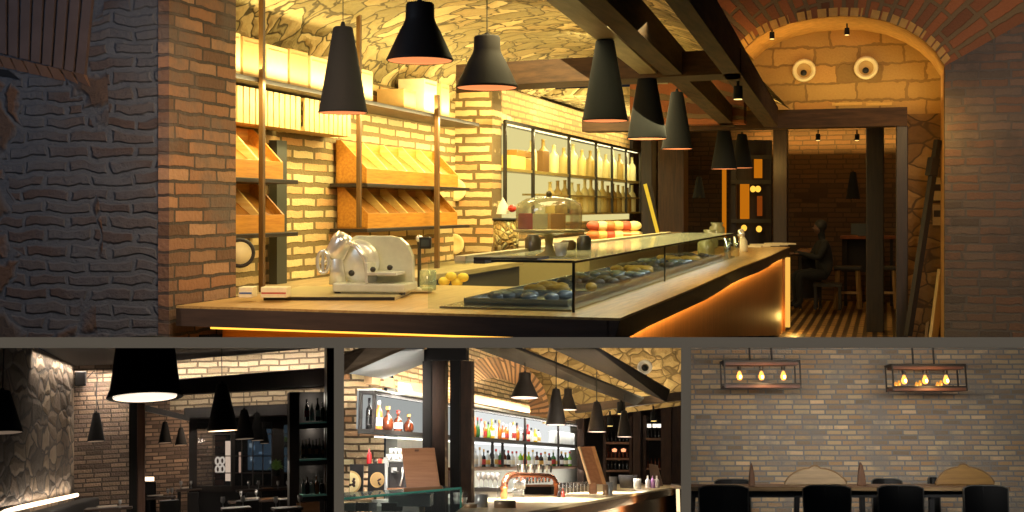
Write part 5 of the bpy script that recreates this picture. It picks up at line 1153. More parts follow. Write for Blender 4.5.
STC = plain('backbar_steel', (190, 192, 190), .25, .35); CUP = plain('cup_white_c', (244, 242, 236), .3); COP = plain('copper', (216, 140, 104), .2, .9); BRS = plain('brushed_tin', (180, 150, 116), .3, .4)
t = thing('steel_box', R, R.d(412, 506, 5.15), 'steel box standing inside the glass case', 'container', rz=FACE); part('box_body', MB().box(-.095, .085, -.08, .1, 0, .048), STC, t, bev=.004); part('box_lid', MB().box(-.097, .087, -.082, .102, .048, .053), plain('lid_grey', (150, 150, 148), .4), t)
for k, (px, c) in enumerate(((352, 'steel'), (366, 'dark'), (392, 'dark'))):
    solo('food_pan', MB().box(-.03, .03, -.05, .05, 0, .03).box(-.033, .033, -.053, .053, .03, .034), STC if k == 0 else DKS, R, R.d(px, 511, 5.1), (f'steel pan in the glass case beside the partition', 'dark pan in the glass case under the pizza board', 'long dark pan in front of the steel box')[k], 'pan')
solo('paper_cup', MB().lathe([(.0003, 0), (.012, 0), (.016, .08), (.0003, .08)], n=14), plain('cup_tan', (206, 178, 134), .6), R, R.d(422, 512, 5.1), 'stack of tan paper cups inside the case, beside the post', 'cups')
# menu boards
MBD = wood('menu_board', (160, 108, 72), (182, 128, 90), 5, ax=0); MBB = wood('menu_base', (112, 72, 40), (140, 94, 56), 5, ax=0)
t = thing('menu_board', R, R.d(421, 492.3, 4.99), 'brown wooden menu board on a base standing on the glass case', 'menu board', rz=FACE)
s = 4.99 / F
part('board', MB().prism([(-14.5 * s, -.0, 4 * s), (19 * s, .0, 6 * s), (11.5 * s, .08, 44 * s), (-22.5 * s, .08, 43.5 * s)], (0, .012, 0)), MBD, t, 'flat brown clip board', bev=.002)
part('board_base', MB().prism([(-17 * s, -.03, 0), (22 * s, -.03, 2.5 * s), (21 * s, -.03, 6.5 * s), (-17 * s, -.03, 4.5 * s)], (0, .06, 0)), MBB, t, bev=.003)
part('emblem', MB().box(-8.3 * s, -4.2 * s, .068, .077, 40.2 * s, 42.2 * s), plain('emblem_brown', (110, 66, 40)), t, 'small dark printed emblem')
t = thing('menu_board', R, R.d(594, 494, 6.4), 'tall brown menu board leaning on the far counter beside the wine rack', 'menu board', rz=FACE)
s = 6.4 / F
part('board', MB().prism([(-4 * s, 0, 10 * s), (13 * s, .06, 9 * s), (2.5 * s, .12, 47 * s), (-14 * s, .06, 46.5 * s)], (0, .016, 0)), MBD, t)
part('board_edge', MB().bar((-4 * s, -.004, 10 * s), (-14 * s, .056, 46.5 * s), .008, .012), plain('board_edge_pale', (226, 196, 156), .5), t); part('board_rail', MB().prism([(9.5 * s, .048, 9.2 * s), (13.5 * s, .054, 9 * s), (3 * s, .114, 47 * s), (-1 * s, .104, 46.8 * s)], (0, .01, 0)), wood('menu_rail', (186, 134, 84), (206, 154, 100), 5, ax=2), t)
part('board_base', MB().box(-4.5 * s, 3 * s, .0, .06, 0, 11 * s), MBB, t, bev=.002)
# pizza boards behind the case
def pizza(px0, px1, y0, y1, D, lab, half):
    t = thing('pizza_board', R, R.d((px0 + px1) / 2, y1, D), lab, 'picture board', 'picture boards behind the case', rz=FACE); s = D / F; L = (px1 - px0) / 2 * s; H = (y1 - y0) * s
    part('board', MB().box(-L, L, 0, .02, 0, H), plain('pizza_black', (28, 24, 24), .4), t)
    m = MB(); c = (-L + .002 if half else L * .15, -.002, H * .46); rr = min(H * .46, L * 1.7 if half else L * .92)
    def disc(r0, y, seed):
        pts = []
        for k in range(25):
            a = -PI / 2 + PI * k / 24 if half else PI * 2 * k / 25; x = c[0] + r0 * math.cos(a) * (1 if half else .95)
            pts.append((max(-L, min(L, x)), y, c[2] + r0 * math.sin(a)))
        return pts
    part('crust', MB().prism(disc(rr, -.002, 1), (0, -.002, 0)), plain('crust', (214, 174, 110) if half else (150, 112, 68), .7), t); part('cheese', MB().prism(disc(rr * .86, -.005, 2), (0, -.001, 0)), plain('cheese%d' % half, (240, 218, 160) if half else (196, 160, 104), .6), t)
    random.seed(int(px0)); m = MB()
    for k in range(7):
        a = random.uniform(-1.3, 1.3) if half else random.uniform(0, 6.28); d = rr * random.uniform(.15, .7); x, z = c[0] + abs(d * math.cos(a)) if half else c[0] + d * math.cos(a), c[2] + d * math.sin(a)
        if abs(x) < L * .85: m.lathe([(.0003, .002), (rr * .12, .002), (rr * .12, 0), (.0003, 0)], (x, -.0065, z), 10, R=Matrix.Rotation(PI / 2, 3, 'X'))
    o = part('topping', m, plain('topping', (74, 50, 40), .6), t); o['kind'] = 'stuff'
pizza(349, 362.5, 465, 498, 5.42, 'bright half pizza picture board nearest the partition', 1); pizza(367.5, 384, 464, 494, 5.45, 'black picture board with a round pizza beside the bright one', 0)
# sauces on top of the boards
t = thing('sauce_bottle', R, R.d(369, 464, 5.5), 'red squeeze bottle on top of the pizza board', 'bottle'); s = 5.5 / F
part('bottle_body', MB().lathe([(.0003, 0), (2.3 * s, 0), (2.5 * s, 1 * s), (2.4 * s, 9 * s), (1.2 * s, 11.5 * s), (.0003, 11.6 * s)], n=14), plain('ketchup', (196, 30, 34), .35), t); part('nozzle', MB().lathe([(1 * s, 11.4 * s), (.35 * s, 15.5 * s), (.0003, 15.6 * s)], n=10), plain('ketchup', (196, 30, 34), .35), t)
for px, c, lab in ((375, (60, 48, 44), 'dark small jar beside the red squeeze bottle'), (380, (214, 52, 40), 'small red cup beside the dark jar on the pizza board')):
    solo('small_jar', MB().lathe([(.0003, 0), (2 * s, 0), (2.1 * s, 5 * s), (.0003, 5 * s)], n=14), plain('sj%d' % px, c, .4), R, R.d(px, 464, 5.5), lab, 'jar')
# coffee machine with cups on top
t = thing('coffee_machine', R, R.d(398, 492, 5.75), 'black and steel coffee machine behind the menu board', 'coffee machine', rz=FACE); s = 5.75 / F
part('machine_body', MB().box(-10 * s, 14 * s, 0, .14, 0, 31 * s), plain('machine_black', (38, 36, 36), .35), t, bev=.006)
part('machine_top', MB().box(-11 * s, 14 * s, -.01, .15, 29 * s, 33 * s), STC, t, bev=.004); part('machine_side', MB().box(-15 * s, -10.2 * s, -.02, .14, -2 * s, 34 * s), STC, t)
part('group_head', MB().cyl((-4 * s, -.02, 24 * s), (-4 * s, -.02, 19 * s), 3 * s), STC, t); part('portafilter', MB().bar((-4 * s, -.03, 20 * s), (1 * s, -.06, 19 * s), .01, .01), DKM, t)
part('steam_wand', MB().tube([(4 * s, -.02, 24 * s), (5 * s, -.03, 16 * s), (2.5 * s, -.04, 6 * s)], .004, 8), CHR, t)
part('drip_tray', MB().box(-10 * s, 14 * s, -.05, 0, 0, 4 * s), MBB, t)
k = 0
for r in range(2):
    for c in range(4 - r):
        solo('coffee_cup', MB().lathe([(.0003, 0), (1.5 * s, 0), (2.4 * s, 5.2 * s), (2.2 * s, 5.2 * s), (1.3 * s, .5 * s), (.0003, .5 * s)], n=14), CUP, R, R.d(388.5 + c * 4.4 + r * 2.5, 459.5 - r * 6, 5.75), f'{ORD[c]} white cup in the {("lower", "upper")[r]} layer on the coffee machine', 'cup', 'white cups on the coffee machine'); k += 1
solo('paper_roll', MB().lathe([(.0003, 0), (5 * s, 0), (5 * s, 9 * s), (.0003, 9 * s)], n=16), plain('paper_white', (246, 246, 244), .7), R, R.d(390.5, 467, 5.8), 'white paper stack left of the cups on the coffee machine', 'paper')
# grinder with copper top behind the board
t = thing('coffee_grinder', R, R.d(441, 494, 5.7), 'dark machine with a copper lid between board and post', 'grinder', rz=FACE); s = 5.7 / F
part('grinder_body', MB().box(-8 * s, 9 * s, 0, .1, 0, 23 * s), plain('grinder_dark', (66, 50, 44), .3), t, bev=.005); part('grinder_lid', MB().box(-9 * s, 9.5 * s, -.01, .11, 23 * s, 26 * s), COP, t, bev=.003); part('hopper', MB().lathe([(.0003, 26 * s), (4 * s, 26 * s), (5 * s, 31 * s), (.0003, 31 * s)], n=14), plain('hopper', (120, 84, 66), .3), t)
# cups by the post and tin cups in front
for k in range(5): solo('coffee_cup', MB().lathe([(.0003, 0), (.008, 0), (.014, .028), (.013, .028), (.007, .003), (.0003, .003)], n=12), CUP, R, R.d(456 + (k % 3) * 4.2, 504 - (k // 3) * 5, 5.35), f'{ORD[k]} white cup heaped between the glass case and the tin cups', 'cup', 'white cups beside the glass case')
def tin(px, yb, yt, w_, D, lab, mat=None):
    s = D / F; r = w_ * s / 2; h = (yb - yt) * s
    t = thing('metal_container', R, R.d(px, yb, D), lab, 'container', 'metal containers on the counter')
    part('container_body', MB().lathe([(.0003, 0), (r * .97, 0), (r, h * .03), (r, h), (r * .93, h), (r * .9, h * .06), (.0003, h * .05)], n=22), mat or BRS, t); part('rim', MB().tube([(r * .97 * math.cos(a), r * .97 * math.sin(a), h) for a in [k * PI / 10 for k in range(20)]], r * .05, 6, closed=True), CHR, t)
tin(470.5, 508.5, 504, 13, 4.78, 'wide tin container at the lower edge beside the glass case'); tin(481, 507.5, 494.5, 13.5, 4.85, 'tall shiny tin container, second from the glass case', STC); tin(505, 508, 501, 22, 4.8, 'wide low tin container in front of the copper taps')
tin(609, 495.5, 482.5, 7.5, 6.6, 'slim steel can beside the far menu board', STC); tin(637.5, 489, 479, 8, 7.3, 'steel can at the far end of the counter', STC)
tin(605.5, 495, 485, 5.5, 6.5, 'narrow tin cup right under the far menu board')
# copper tap tower
t = thing('beer_tap_tower', R, (0, 0, 0), 'polished copper beer tap tower arching over the counter', 'beer taps')
TDp = 6.0; pts = [(504, 505), (504, 488), (505, 481), (508, 476.5), (513, 474.8), (520, 474.6), (540, 475.2), (548, 475.6), (553, 477.2), (555.5, 481), (556.3, 487), (556, 501)]
def tp(px, py): return R.d(px, py, TDp + (px - 504) * .012)
part('tower_pipe', MB().tube([tp(*p) for p in pts], [.017, .017, .018, .018, .016, .014, .012, .012, .012, .0125, .0125, .0125], 12), COP, t)
part('tower_collar', MB().cyl(tp(504, 489), tp(504, 486.5), .021), COP, t); part('tower_collar', MB().cyl(tp(556, 484.5), tp(556, 482.5), .017), COP, t)
for k in range(9):
    px = 518 + k * 4.1; o = part('tap_handle', MB().cyl(tp(px, 472.5), tp(px + .3, 464.5 + .1 * k), .0045, .009, 10), (plain('tap_black', (30, 30, 30), .3), CHR)[k % 2], t); part('tap_badge', MB().ball(tp(px + .2, 466), .0085, .004, .0095, 10), (plain('badge_cream', (226, 220, 200), .4), plain('badge_blue', (70, 90, 120), .4), plain('badge_gold', (190, 150, 70), .4))[k % 3], o)
    part('spout', MB().tube([tp(px, 476.5) + Vector((.0, -.012, 0)), tp(px, 478.5) + Vector((0, -.028, 0)), tp(px, 481) + Vector((0, -.03, 0))], .0035, 6), COP, t)
part('drip_tray', MB().box(-.08, .1, -.05, .05, 0, .012), STC, t).location = tp(530, 503)
# glasses, mugs, small things on the counters
def tumbler(px, yb, h_, w_, D, lab, grp, mat=None):
    s = D / F; r = w_ * s / 2; h = h_ * s
    return solo('drinking_glass', MB().lathe([(.0003, 0), (r * .85, 0), (r, h), (r * .93, h), (r * .78, h * .06), (.0003, h * .06)], n=14), mat or glass('tumbler_glass', (232, 236, 236), 1.0, .78), R, R.d(px, yb, D), lab, 'glass', grp)
for k in range(5): wineglass(479 + k * 4.6, 487 + .2 * k, 6.3, 15, f'{ORD[k]} wine glass on the dark shelf beside the post, counted from the post', R, 'wine glasses by the post')
t = thing('glass_shelf', R, R.d(487, 487.5, 6.3), 'dark low shelf carrying wine glasses between post and taps', 'shelf'); part('shelf_board', MB().box(-.085, .07, -.06, .06, -.02, 0), DKS, t); part('shelf_body', MB().box(-.08, .065, -.05, .06, -.09, -.02), plain('shelf_grey', (120, 120, 118), .4), t)
for k in range(10): tumbler(513.5 + (k % 5) * 2.4 + (k // 5) * 1.2, 497 - (k // 5) * 8, 9, 2.6, 6.2, f'{ORD[k % 5]} glass in the {("lower", "upper")[k // 5]} row left under the copper taps', 'glasses under the taps')
for k in range(9): tumbler(524 + k * 3.1, 484 - .25 * k, 6.5, 2.6, 6.9, f'{ORD[k]} glass on the shelf seen through the tap arch', 'glasses behind the taps')
t = thing('glass_shelf', R, R.d(537, 484.5, 6.9), 'brown shelf of glasses seen through the copper tap arch', 'shelf'); part('shelf_board', MB().box(-.09, .09, -.05, .06, -.012, 0), MBB, t); part('shelf_body', MB().box(-.09, .09, -.03, .06, -.09, -.012), DKS, t)
for k in range(9): tumbler(561 + (k % 9) * 3.6, 494 - .35 * k, 11 - .2 * k, 3.2, 6.6, f'{ORD[k]} glass in the row between the taps and the far menu board', 'glasses before the far menu board')
for k, (px, c, lab) in enumerate(((559, (40, 32, 30), 'small dark bottle right beside the tap tower foot'), (563, (176, 70, 60), 'small red bottle beside the tap tower foot'))):
    solo('small_bottle', MB().lathe(bottle_prof(.0095, .06), n=12), plain('smb%d' % k, c, .3), R, R.d(px, 500, 6.3), lab, 'bottle')
solo('bar_mat', MB().box(-.04, .04, -.025, .025, 0, .005), plain('mat_brown', (110, 84, 74), .7), R, R.d(555, 502, 6.2), 'small dark bar mat in front of the tap tower foot', 'mat')
tumbler(613.5, 490, 13, 8, 6.9, 'big grey jar behind the slim steel can', None, plain('jar_grey', (150, 146, 140), .3))
solo('ice_bucket', MB().lathe([(.0003, 0), (.05, 0), (.06, .08), (.05, .08), (.0003, .04)], n=18), DKS, R, R.d(628, 488, 7.6), 'black round bucket at the far end of the counter', 'bucket')
solo('tablet_screen', MB().prism([(-.06, 0, 0), (.02, 0, 0), (-.02, .05, .13), (-.075, .05, .14)], (0, .01, 0)), plain('tablet_brown', (96, 76, 62), .4), R, R.d(660, 486, 7.7), 'dark tilted screen at the counter end', 'screen')
for k, (px, c) in enumerate(((648, (206, 200, 204)), (653, (150, 110, 160)), (657, (196, 190, 186)))):
    solo('small_bottle', MB().lathe(bottle_prof(.016, .075), n=12), plain('smc%d' % k, c, .3), R, R.d(px, 488, 7.5), ('pale', 'purple', 'grey')[k] + ' small bottle at the counter end beside the tilted screen', 'bottle')
# ---- far wine racks
def wine_rack(x0, x1, rows, D, lab, n, lamp=None):
    t = thing('wine_rack', R, (0, 0, 0), lab, 'wine rack', 'wine racks at the far wall')
    part('rack_side', prect(x0 - 3, x0, 416, 500, D, .2), BWZ, t); part('rack_side', prect(x1, x1 + 3, 416, 500, D, .2), BWZ, t); part('rack_back', prect(x0, x1, 416, 500, D + .2, .02), DKS, t)
    for y in rows: part('shelf', prect(x0, x1, y, y + 2, D, .18), wood('wine_shelf', (104, 72, 50), (130, 94, 66), 4, ax=0), t)
    for ri, y in enumerate(rows):
        for k in range(n):
            px = x0 + (x1 - x0) * (k + .5) / n; s = (D + .06) / F
            solo('wine_bottle', mesh_for(('wine', ri % 2), bottle_prof(1.25 * s, 9.5 * s), (CB['black'], CB['brown'])[ri % 2], 10), None, R, R.d(px, y - .1, D + .06), f'{ORD[k]} wine bottle in the {ORD[ri]} row of the {"wine rack nearer the menu board" if x0 < 630 else "wine rack nearer the dark side wall"}', 'wine bottle', 'wine bottles in the far racks')
    return t
wine_rack(606, 629, (442, 458, 470), 10.3, 'wine rack at the far wall, nearer the menu board', 6); wine_rack(646, 661, (438, 468), 10.3, 'wine rack at the far wall, nearer the dark side wall', 4)
for px, lab in ((614.5, 'small glowing orange lamp in the wine rack, nearer the menu board'), (623.5, 'second small glowing orange lamp in the wine rack')):
    solo('rack_lamp', MB().lathe([(.0003, -.012), (.018, -.01), (.022, .01), (.0003, .02)], n=12), glow('rack_lamp', (255, 160, 110), 1.6), R, R.d(px, 450.5, 10.22), lab, 'lamp', 'lamps in the wine rack')
for k, px in enumerate((649, 654.5, 659)): solo('white_box', MB().box(-.016, .016, 0, .03, 0, .03), glow('white_lit', (255, 246, 230), 1.6), R, R.d(px, 427.5, 10.25), f'{ORD[k]} bright white lamp on top of the rack by the dark side wall', 'lamp', 'bright lamps over the wine rack')
for x0, x1, lab in ((577, 584, 'end of the bottle rack'), (633, 640, 'middle of the far wall'), (661, 671, 'dark side wall')):
    solo('far_post', prect(x0, x1, 408, 500, 10.1, .06), BWZ, R, (0, 0, 0), 'dark brown timber post at the ' + lab, 'post')
solo('wall_cloth', prect(610, 621, 412, 431, 10.7, .02), plain('cloth_red', (110, 62, 44), .8), R, (0, 0, 0), 'reddish brown panel above the far wine rack', 'panel')
spot_lamp(621, 402, 8.4, 'white round spot lamp under the far beams', R, .9); spot_lamp(610, 417, 8.6, 'small white spot lamp over the wine rack', R, .7); spot_lamp(653.5, 412, 8.6, 'small spot lamp over the rack by the dark side wall', R, .7)
# vent on the stone
t = thing('round_vent', R, R.d(645, 367.5, 8.1), 'round white vent in the stone ceiling above the far wine rack', 'vent', rx=PI / 2 - .1)
part('vent_ring', MB().lathe([(.028, -.01), (.046, 0), (.051, .012), (.047, .02), (.036, .012), (.026, .0)], n=24), plain('vent_white', (240, 230, 206), .5, emit=(240, 230, 206), es=.12), t); part('vent_core', MB().lathe([(.0003, .004), (.020, .004), (.022, -.004), (.0003, -.01)], (0, -.004, .01), n=18), plain('vent_hole', (10, 9, 8)), t)
# pendants
CP = 'pendant lamps over the back bar'
SHB = plain('shade_brown_c', (66, 56, 46), .5); SHK = plain('shade_black_c', (52, 45, 38), .5)
CLIN = plain('backbar_lining', (240, 220, 206), .6, emit=(255, 236, 222), es=.85, var=.02); CBULB = glow('backbar_bulb', (255, 244, 230), 4)  # bulb light on the lining painted in as emission
pendant(R, 524.5, 398, 28, 373, 5.6, 'dome', 'grey-brown bell pendant above the upper bottle row', CP, mat=SHB, lining=CLIN, bulb=CBULB, cord_to=347, tilt=-.06)
pendant(R, 556, 425, 20.5, 389, 5.5, 'cone', 'dark cone pendant in front of the rack end', CP, mat=SHK, lining=CLIN, bulb=CBULB, cord_to=349, tilt=-.05)
pendant(R, 568, 410, 18, 389, 6.6, 'dome', 'grey-brown bell pendant half behind the dark cone pendant', CP, mat=SHB, lining=CLIN, bulb=CBULB, cord_to=360, tilt=-.05)
pendant(R, 597, 432, 18.5, 402, 6.2, 'cone', 'dark cone pendant above the far menu board', CP, mat=SHK, lining=CLIN, bulb=CBULB, cord_to=372, tilt=-.04)
pendant(R, 624.5, 437, 15, 411, 7.0, 'cone', 'dark cone pendant above the far wine rack', CP, mat=SHK, lining=CLIN, bulb=CBULB, cord_to=395, tilt=-.04)
# light of the back bar
WC = (1, .93, .82)
strip(R, (RX - .0, ya + .3, z1 + .03), (RX - .0, yb_, z1 + .03), (-.35, 0, 1), .03, 22, (1, .86, .62))
strip(R, (RX + .02, ya + .1, z1 - .02), (RX + .02, yb_, z1 - .02), (-.6, 0, -1), .03, 16, WC)
area(R, R.d(400, 430, 4.7), R.d(405, 490, 5.6), .3, .2, 1.3, WC)  # added fill from the viewer's side onto the menu board
point(R, R.d(390, 505, 5.2), .25, WC, .03)  # added small light to lift the inside of the case
area(R, R.d(405, 384, 5.75), R.d(408, 480, 5.9), .2, .1, 5, WC, 1.6)
strip(R, (RX + .05, q(472, 466).y, z3 - .035), (RX + .05, yb_, z3 - .035), (-.7, 0, -1), .03, 3.5, WC)  # added strip to whiten the wall behind the taps
area(R, R.d(535, 400, 5.9), R.d(535, 500, 5.9), .3, .6, 18, WC, 1.3)  # this and the next: added downlights over the counter, no fittings
area(R, R.d(590, 405, 7.5), R.d(605, 490, 7.3), .6, .2, 8, WC, 1.0)
area(R, R.d(400, 360, 5.05), R.d(365, 430, 5.9), .2, .2, 5, WC, 1.1)  # added fill for the left brick wall
area(R, R.d(640, 420, 5.0), R.d(560, 450, 7.4), .5, .3, 5, WC)
point(R, R.d(350, 436, 5.6), 1.6, WC, .05)  # added fill beside the left bricks
point(R, R.d(380, 384, 5.3), .5, WC, .05)  # added point below the pale beam and panel to brighten them
point(R, R.d(662, 392, 9.0), 5, (1, .84, .5), .05)
point(R, R.d(600, 385, 8.9), 5, (1, .84, .5), .05)
point(R, R.d(560, 375, 8.0), 4, (1, .84, .5), .05)
point(R, R.d(640, 440, 9.4), 2.4, (1, .8, .6), .05)
point(R, R.d(640, 512, 7.0), 3, (1, .66, .36), .05)
# ================================================================ D: brick wall, long table and two cage lamps, below right
R = RD
WALLY = 7.0
GB = brick('grey_brick', (198, 174, 136), (168, 146, 122), (132, 130, 126), ax=(0, 2), bw=.088, rh=.0288, ms=.0052, third=(180, 144, 106), bump=.7, distort=.003, patch=(130, 126, 120), nsc=5)
a, b = R.y(686, 345.5, WALLY), R.y(1150, 600, WALLY)
struct('wall_brick', MB().box(a.x, b.x, WALLY, WALLY + .1, b.z, R.y(850, 345.5, WALLY).z), GB, R)
struct('floor_room', MB().quad((a.x, 5.0, -.95), (b.x, 5.0, -.95), (b.x, 7, -.95), (a.x, 7, -.95)), plain('room_floor', (60, 54, 48), .6), R)
def yb(m, px0, px1, py0, py1, Y, dep, mi=0):
    return m.prism([R.y(px0, py1, Y), R.y(px1, py1, Y), R.y(px1, py0, Y), R.y(px0, py0, Y)], (0, dep, 0), mi)
IRON = plain('cage_iron', (44, 38, 32), .5, .5); CAGEW = wood('cage_wood', (70, 38, 20), (98, 56, 30), 5, ax=0)
BGL = glow('edison_glow', (255, 176, 78), 2.4); BGL2 = glow('edison_soft', (255, 170, 70), 1.0); BCORE = glow('edison_core', (255, 236, 180), 9)
def cage(x0, x1, y0, y1, D, rods, bulbs, lab, tilt=0):
    c = R.d((x0 + x1) / 2, y1, D); s = D / F; L = (x1 - x0) / 2 * s * .955; H = (y1 - y0) * s; dp = .06; r = .0075
    t = thing('cage_lamp', R, c, lab, 'cage lamp', 'cage pendant lamps over the table', rx=tilt)
    part('base_board', MB().box(-L, L, -dp, dp, 0, .017), CAGEW, t, 'reddish wooden base of the cage', bev=.002)
    part('top_board', MB().box(-L + r, L - r, -dp + r, dp - r, H - .026, H - .012), CAGEW, t)
    for y in (-dp, dp):
        part('cage_rail', MB().box(-L, L, y - r / 2, y + r / 2, H - .012, H), IRON, t); part('cage_rail', MB().box(-L, L, y - r / 2, y + r / 2, .017, .026), IRON, t)
        for x in (-L, L): part('cage_upright', MB().box(x - r / 2, x + r / 2, y - r / 2, y + r / 2, 0, H), IRON, t)
    for x in (-L, L): part('cage_rail', MB().box(x - r / 2, x + r / 2, -dp, dp, H - .012, H), IRON, t)
    for px in rods:
        x = (px - (x0 + x1) / 2) * s; part('hanging_rod', MB().cyl((x, 0, H), (x, 0, H + (y0 - 343) * s), .0055, n=8), IRON, t)
    for (px, py, k) in bulbs:
        x = (px - (x0 + x1) / 2) * s; z = (y1 - py) * s; q = .5 if k else .78
        if not k: part('socket', MB().cyl((x, 0, H - .03), (x, 0, z + .032), .011, n=12), IRON, t)
        o = part('bulb', MB().lathe([(.0003, -.030 * q), (.012 * q, -.027 * q), (.0205 * q, -.012 * q), (.0205 * q, .0), (.014 * q, .016 * q), (.009 * q, .03 * q), (.0003, .034 * q)], (x, .03 if k else 0, z), 14), BGL2 if k else BGL, t)
        part('filament', MB().ball((x, (.02 if k else -.0215), z - .006), .008 * q, .003, .012 * q, 8), BCORE if not k else BGL, o)
    return t
cage(721.5, 800, 361, 388.5, 6.4, (751, 773), [(740, 376, 0), (762, 376, 0), (784, 376, 0)], 'iron and wood cage lamp with three glowing bulbs, nearest the grey partition')
bl = []
for px in (905, 926, 947): bl += [(px, 380, 0), (px - 3.5, 383, 1), (px - 7, 384.5, 1)]
cage(888.5, 964.5, 365, 391.5, 6.4, (915, 936), bl, 'iron and wood cage lamp whose bulbs show smaller glowing bulbs behind them')
# long table
TW = wood('table_slab', (84, 58, 38), (116, 84, 56), 4, ax=0, rough=.4); TE = wood('table_edge', (116, 92, 60), (146, 120, 84), 5, ax=0)
DT = plain('steel_dark', (44, 44, 46), .5, .3)
tb = thing('long_table', R, (0, 0, 0), 'long wooden table with a pale edge and dark steel frame along the brick wall', 'table')
TD = 5.75; zt = R.y(850, 487, TD).z
P = [R.y(688, 487, TD), R.y(1010, 487, TD)]; P += [Vector((P[1].x - .02, TD + .62, zt)), Vector((P[0].x, TD + .62, zt))]
part('tabletop', MB().prism([(p.x, p.y, zt - .002) for p in P], (0, 0, .002)), TW, tb)
part('table_edge', MB().prism([(p.x, p.y, zt - .018) for p in P], (0, 0, .016)), TE, tb, 'pale natural edge of the tabletop')
part('steel_apron', yb(MB(), 688, 1000, 491, 497.5, TD + .03, .03), DT, tb)
for px in (693, 745, 797, 862, 931, 1003):
    part('leg', MB().bar(R.y(px, 497, TD + .05), R.y(px - 3 if px < 850 else px + 2, 560, TD + .05), .022, .022), DT, tb)
part('stretcher', yb(MB(), 688, 1000, 525, 530, TD + .3, .02), DT, tb)
# chairs
LEA = plain('black_leather', (13, 13, 14), .5); SEAM = plain('seam_grey', (84, 82, 78), .6)
def leather_chair(px, D, w_, lab, rt=485.5):
    c = R.d(px, rt, D); s = D / F; L = w_ / 2 * s; H = .46
    t = thing('leather_chair', R, (c.x, c.y, c.z - H), lab, 'chair', 'black leather chairs at the long table')
    def back(u, v):
        x = (u * 2 - 1); wv_ = 1 - .10 * (1 - v) ** 2 - .0 * v; zz = H * (.42 + .58 * v) - (abs(x) ** 6) * .012 * (v > .9)
        return (x * L * wv_, .035 * (1 - x * x) * 1.0 - .03 * v, zz)
    m = MB(); m.grid(back, 12, 8); m.grid(lambda u, v: tuple(Vector(back(u, v)) + Vector((0, -.022, 0))), 12, 8)
    for f in (lambda k: (k / 12, 1), lambda k: (k / 12, 0)):
        for k in range(12):
            a, b = back(*f(k)), back(*f(k + 1)); m.quad(a, b, (b[0], b[1] - .022, b[2]), (a[0], a[1] - .022, a[2]))
    for u in (0, 1):
        for k in range(8):
            a, b = back(u, k / 8), back(u, (k + 1) / 8); m.quad(a, b, (b[0], b[1] - .022, b[2]), (a[0], a[1] - .022, a[2]))
    part('backrest', m, LEA, t)
    pts = [back(0, k / 8) for k in range(1, 9)] + [back(k / 10, 1) for k in range(1, 10)] + [back(1, 1 - k / 8) for k in range(8)]
    part('piping', MB().tube([(p[0], p[1] - .02, p[2]) for p in pts], .0035, 6), SEAM, t, 'grey piping along the back edge')
    part('center_seam', MB().tube([(0, back(.5, k / 6)[1] - .0225, back(.5, k / 6)[2]) for k in range(7)], .0015, 5), plain('seam_black', (12, 12, 13), .6), t)
    part('seat', MB().box(-L * .95, L * .95, -.0, .34, H * .36, H * .45), LEA, t, bev=.012)
    for a_ in (-1, 1):
        for y in (.0, .32): part('leg', MB().bar((a_ * L * .8, y, H * .36), (a_ * L * .85, y, -.12), .018, .018), DT, t)
    return t
for px, w_, lab in ((721.5, 49, 'black leather chair nearest the grey partition'), (824, 47, 'black leather chair before the paler arched board'), (897, 45, 'black leather chair between the two table legs, below the second cage lamp'), (981.5, 44, 'black leather chair at the far end of the table before the golden arched board')):
    leather_chair(px, 5.45, w_, lab)
for px, w_, lab, rt in ((731, 36, 'dark chair behind the table, next to the first wooden wedge', 479), (884, 30, 'dark chair behind the table, next to the second wooden wedge', 478.5), (931, 11, 'dark chair behind the table, mostly hidden by the golden board', 477)):
    leather_chair(px, 6.55, w_, lab, rt)
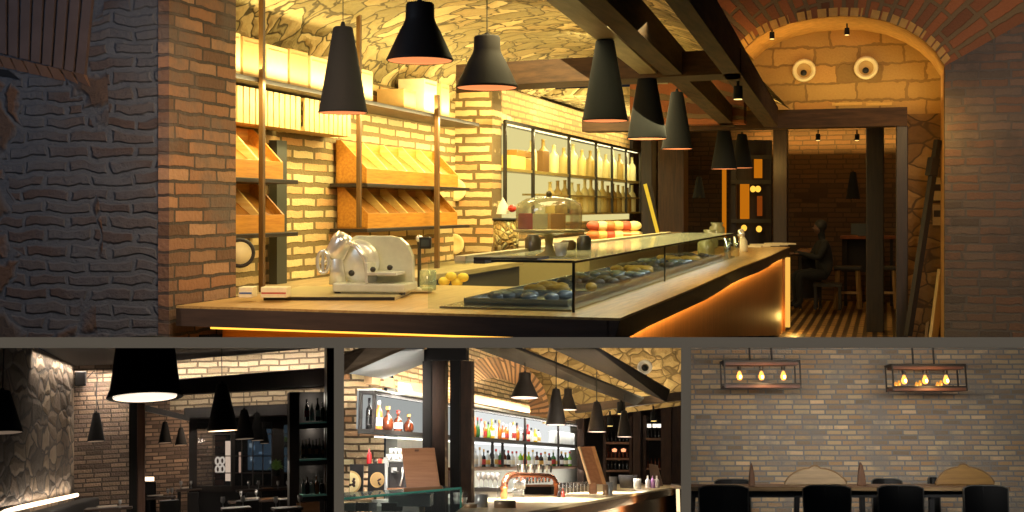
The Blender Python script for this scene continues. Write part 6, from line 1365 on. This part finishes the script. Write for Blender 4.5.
# arched boards and wedges on the table
def arched(px0, px1, D, ytop, mat, lab, knob):
    a, b = R.d(px0, 484.5, D), R.d(px1, 484.5, D); L = (b.x - a.x) / 2; s = D / F; H = (484.5 - ytop) * s; c = (a + b) / 2
    t = thing('arched_board', R, (c.x, c.y, zt + .001), lab, 'board', rx=-.12)
    pts = [(-L, 0, 0), (L, 0, 0)]
    n = 20
    for k in range(n + 1):
        u = 1 - 2 * k / n; e = abs(u); z = H * .86 * (1 - e ** 2.3) ** .62 + H * .14 * max(0, 1 - (e / .2) ** 2) * knob
        pts.append((L * u * 1.0, 0, max(z, .012)))
    part('board_face', MB().prism(pts, (0, .018, 0)), mat, t, bev=.003)
    part('board_rim', MB().tube([(p[0], -.001, p[2]) for p in pts[2:]], .004, 6), plain('rim_wood', (120, 92, 58), .6), t)
arched(785, 847, 6.0, 465.5, wood('board_pale', (112, 92, 62), (146, 122, 86), 4, ax=0), 'pale arched wooden board standing on the table between the wedges', 1)
arched(936, 995, 6.0, 464, wood('board_gold', (108, 78, 34), (136, 102, 46), 4, ax=0), 'golden arched wooden board standing at the end of the table', 1)
def wedge_(px, ytop, w_, lab):
    c = R.d(px, 487, 5.85); s = 5.85 / F; H = (487 - ytop) * s; L = w_ / 2 * s
    t = thing('wooden_wedge', R, (c.x, c.y, zt), lab, 'table stand', 'wooden wedges on the long table')
    part('wedge_body', MB().prism([(-L, 0, 0), (L, 0, 0), (L * .86, 0, H * .45), (L * .45, 0, H * .85), (0, 0, H), (-L * .3, 0, H * .85), (-L * .75, 0, H * .4)], (0, .03, 0)), wood('wedge_brown', (74, 46, 24), (98, 64, 36), 5, ax=2), t, bev=.003)
    part('wedge_side', MB().prism([(L, .0, 0), (L * 1.12, .02, 0), (L * .5, .02, H * .8), (L * .45, 0, H * .85)], (0, .02, 0)), wood('wedge_dark', (70, 44, 28), (90, 58, 38), 5, ax=2), t)
wedge_(752.5, 464.5, 6, 'brown wooden wedge on the table beside the paler arched board')
wedge_(862.5, 464, 8, 'brown wooden wedge on the table between the two middle chairs')
# light of the room
NEU = (1, .93, .83)
for cx, cy in ((762, 378), (926, 381)): point(R, R.d(cx, cy + 1, 6.4) + Vector((0, -.09, 0)), 1.6, (1, .66, .32), .05)
area(R, (R.y(850, 420, 5.0).x, 5.0, .36), (R.y(850, 430, 7).x, 7, .06), 1.7, .1, 7.5, NEU, 1.25)  # added light from the front to wash the brick wall
area(R, (R.y(850, 420, 5.6).x, 5.9, .45), (R.y(850, 430, 5.8).x, 5.95, -.3), 1.5, .1, .35, NEU, 1.2)
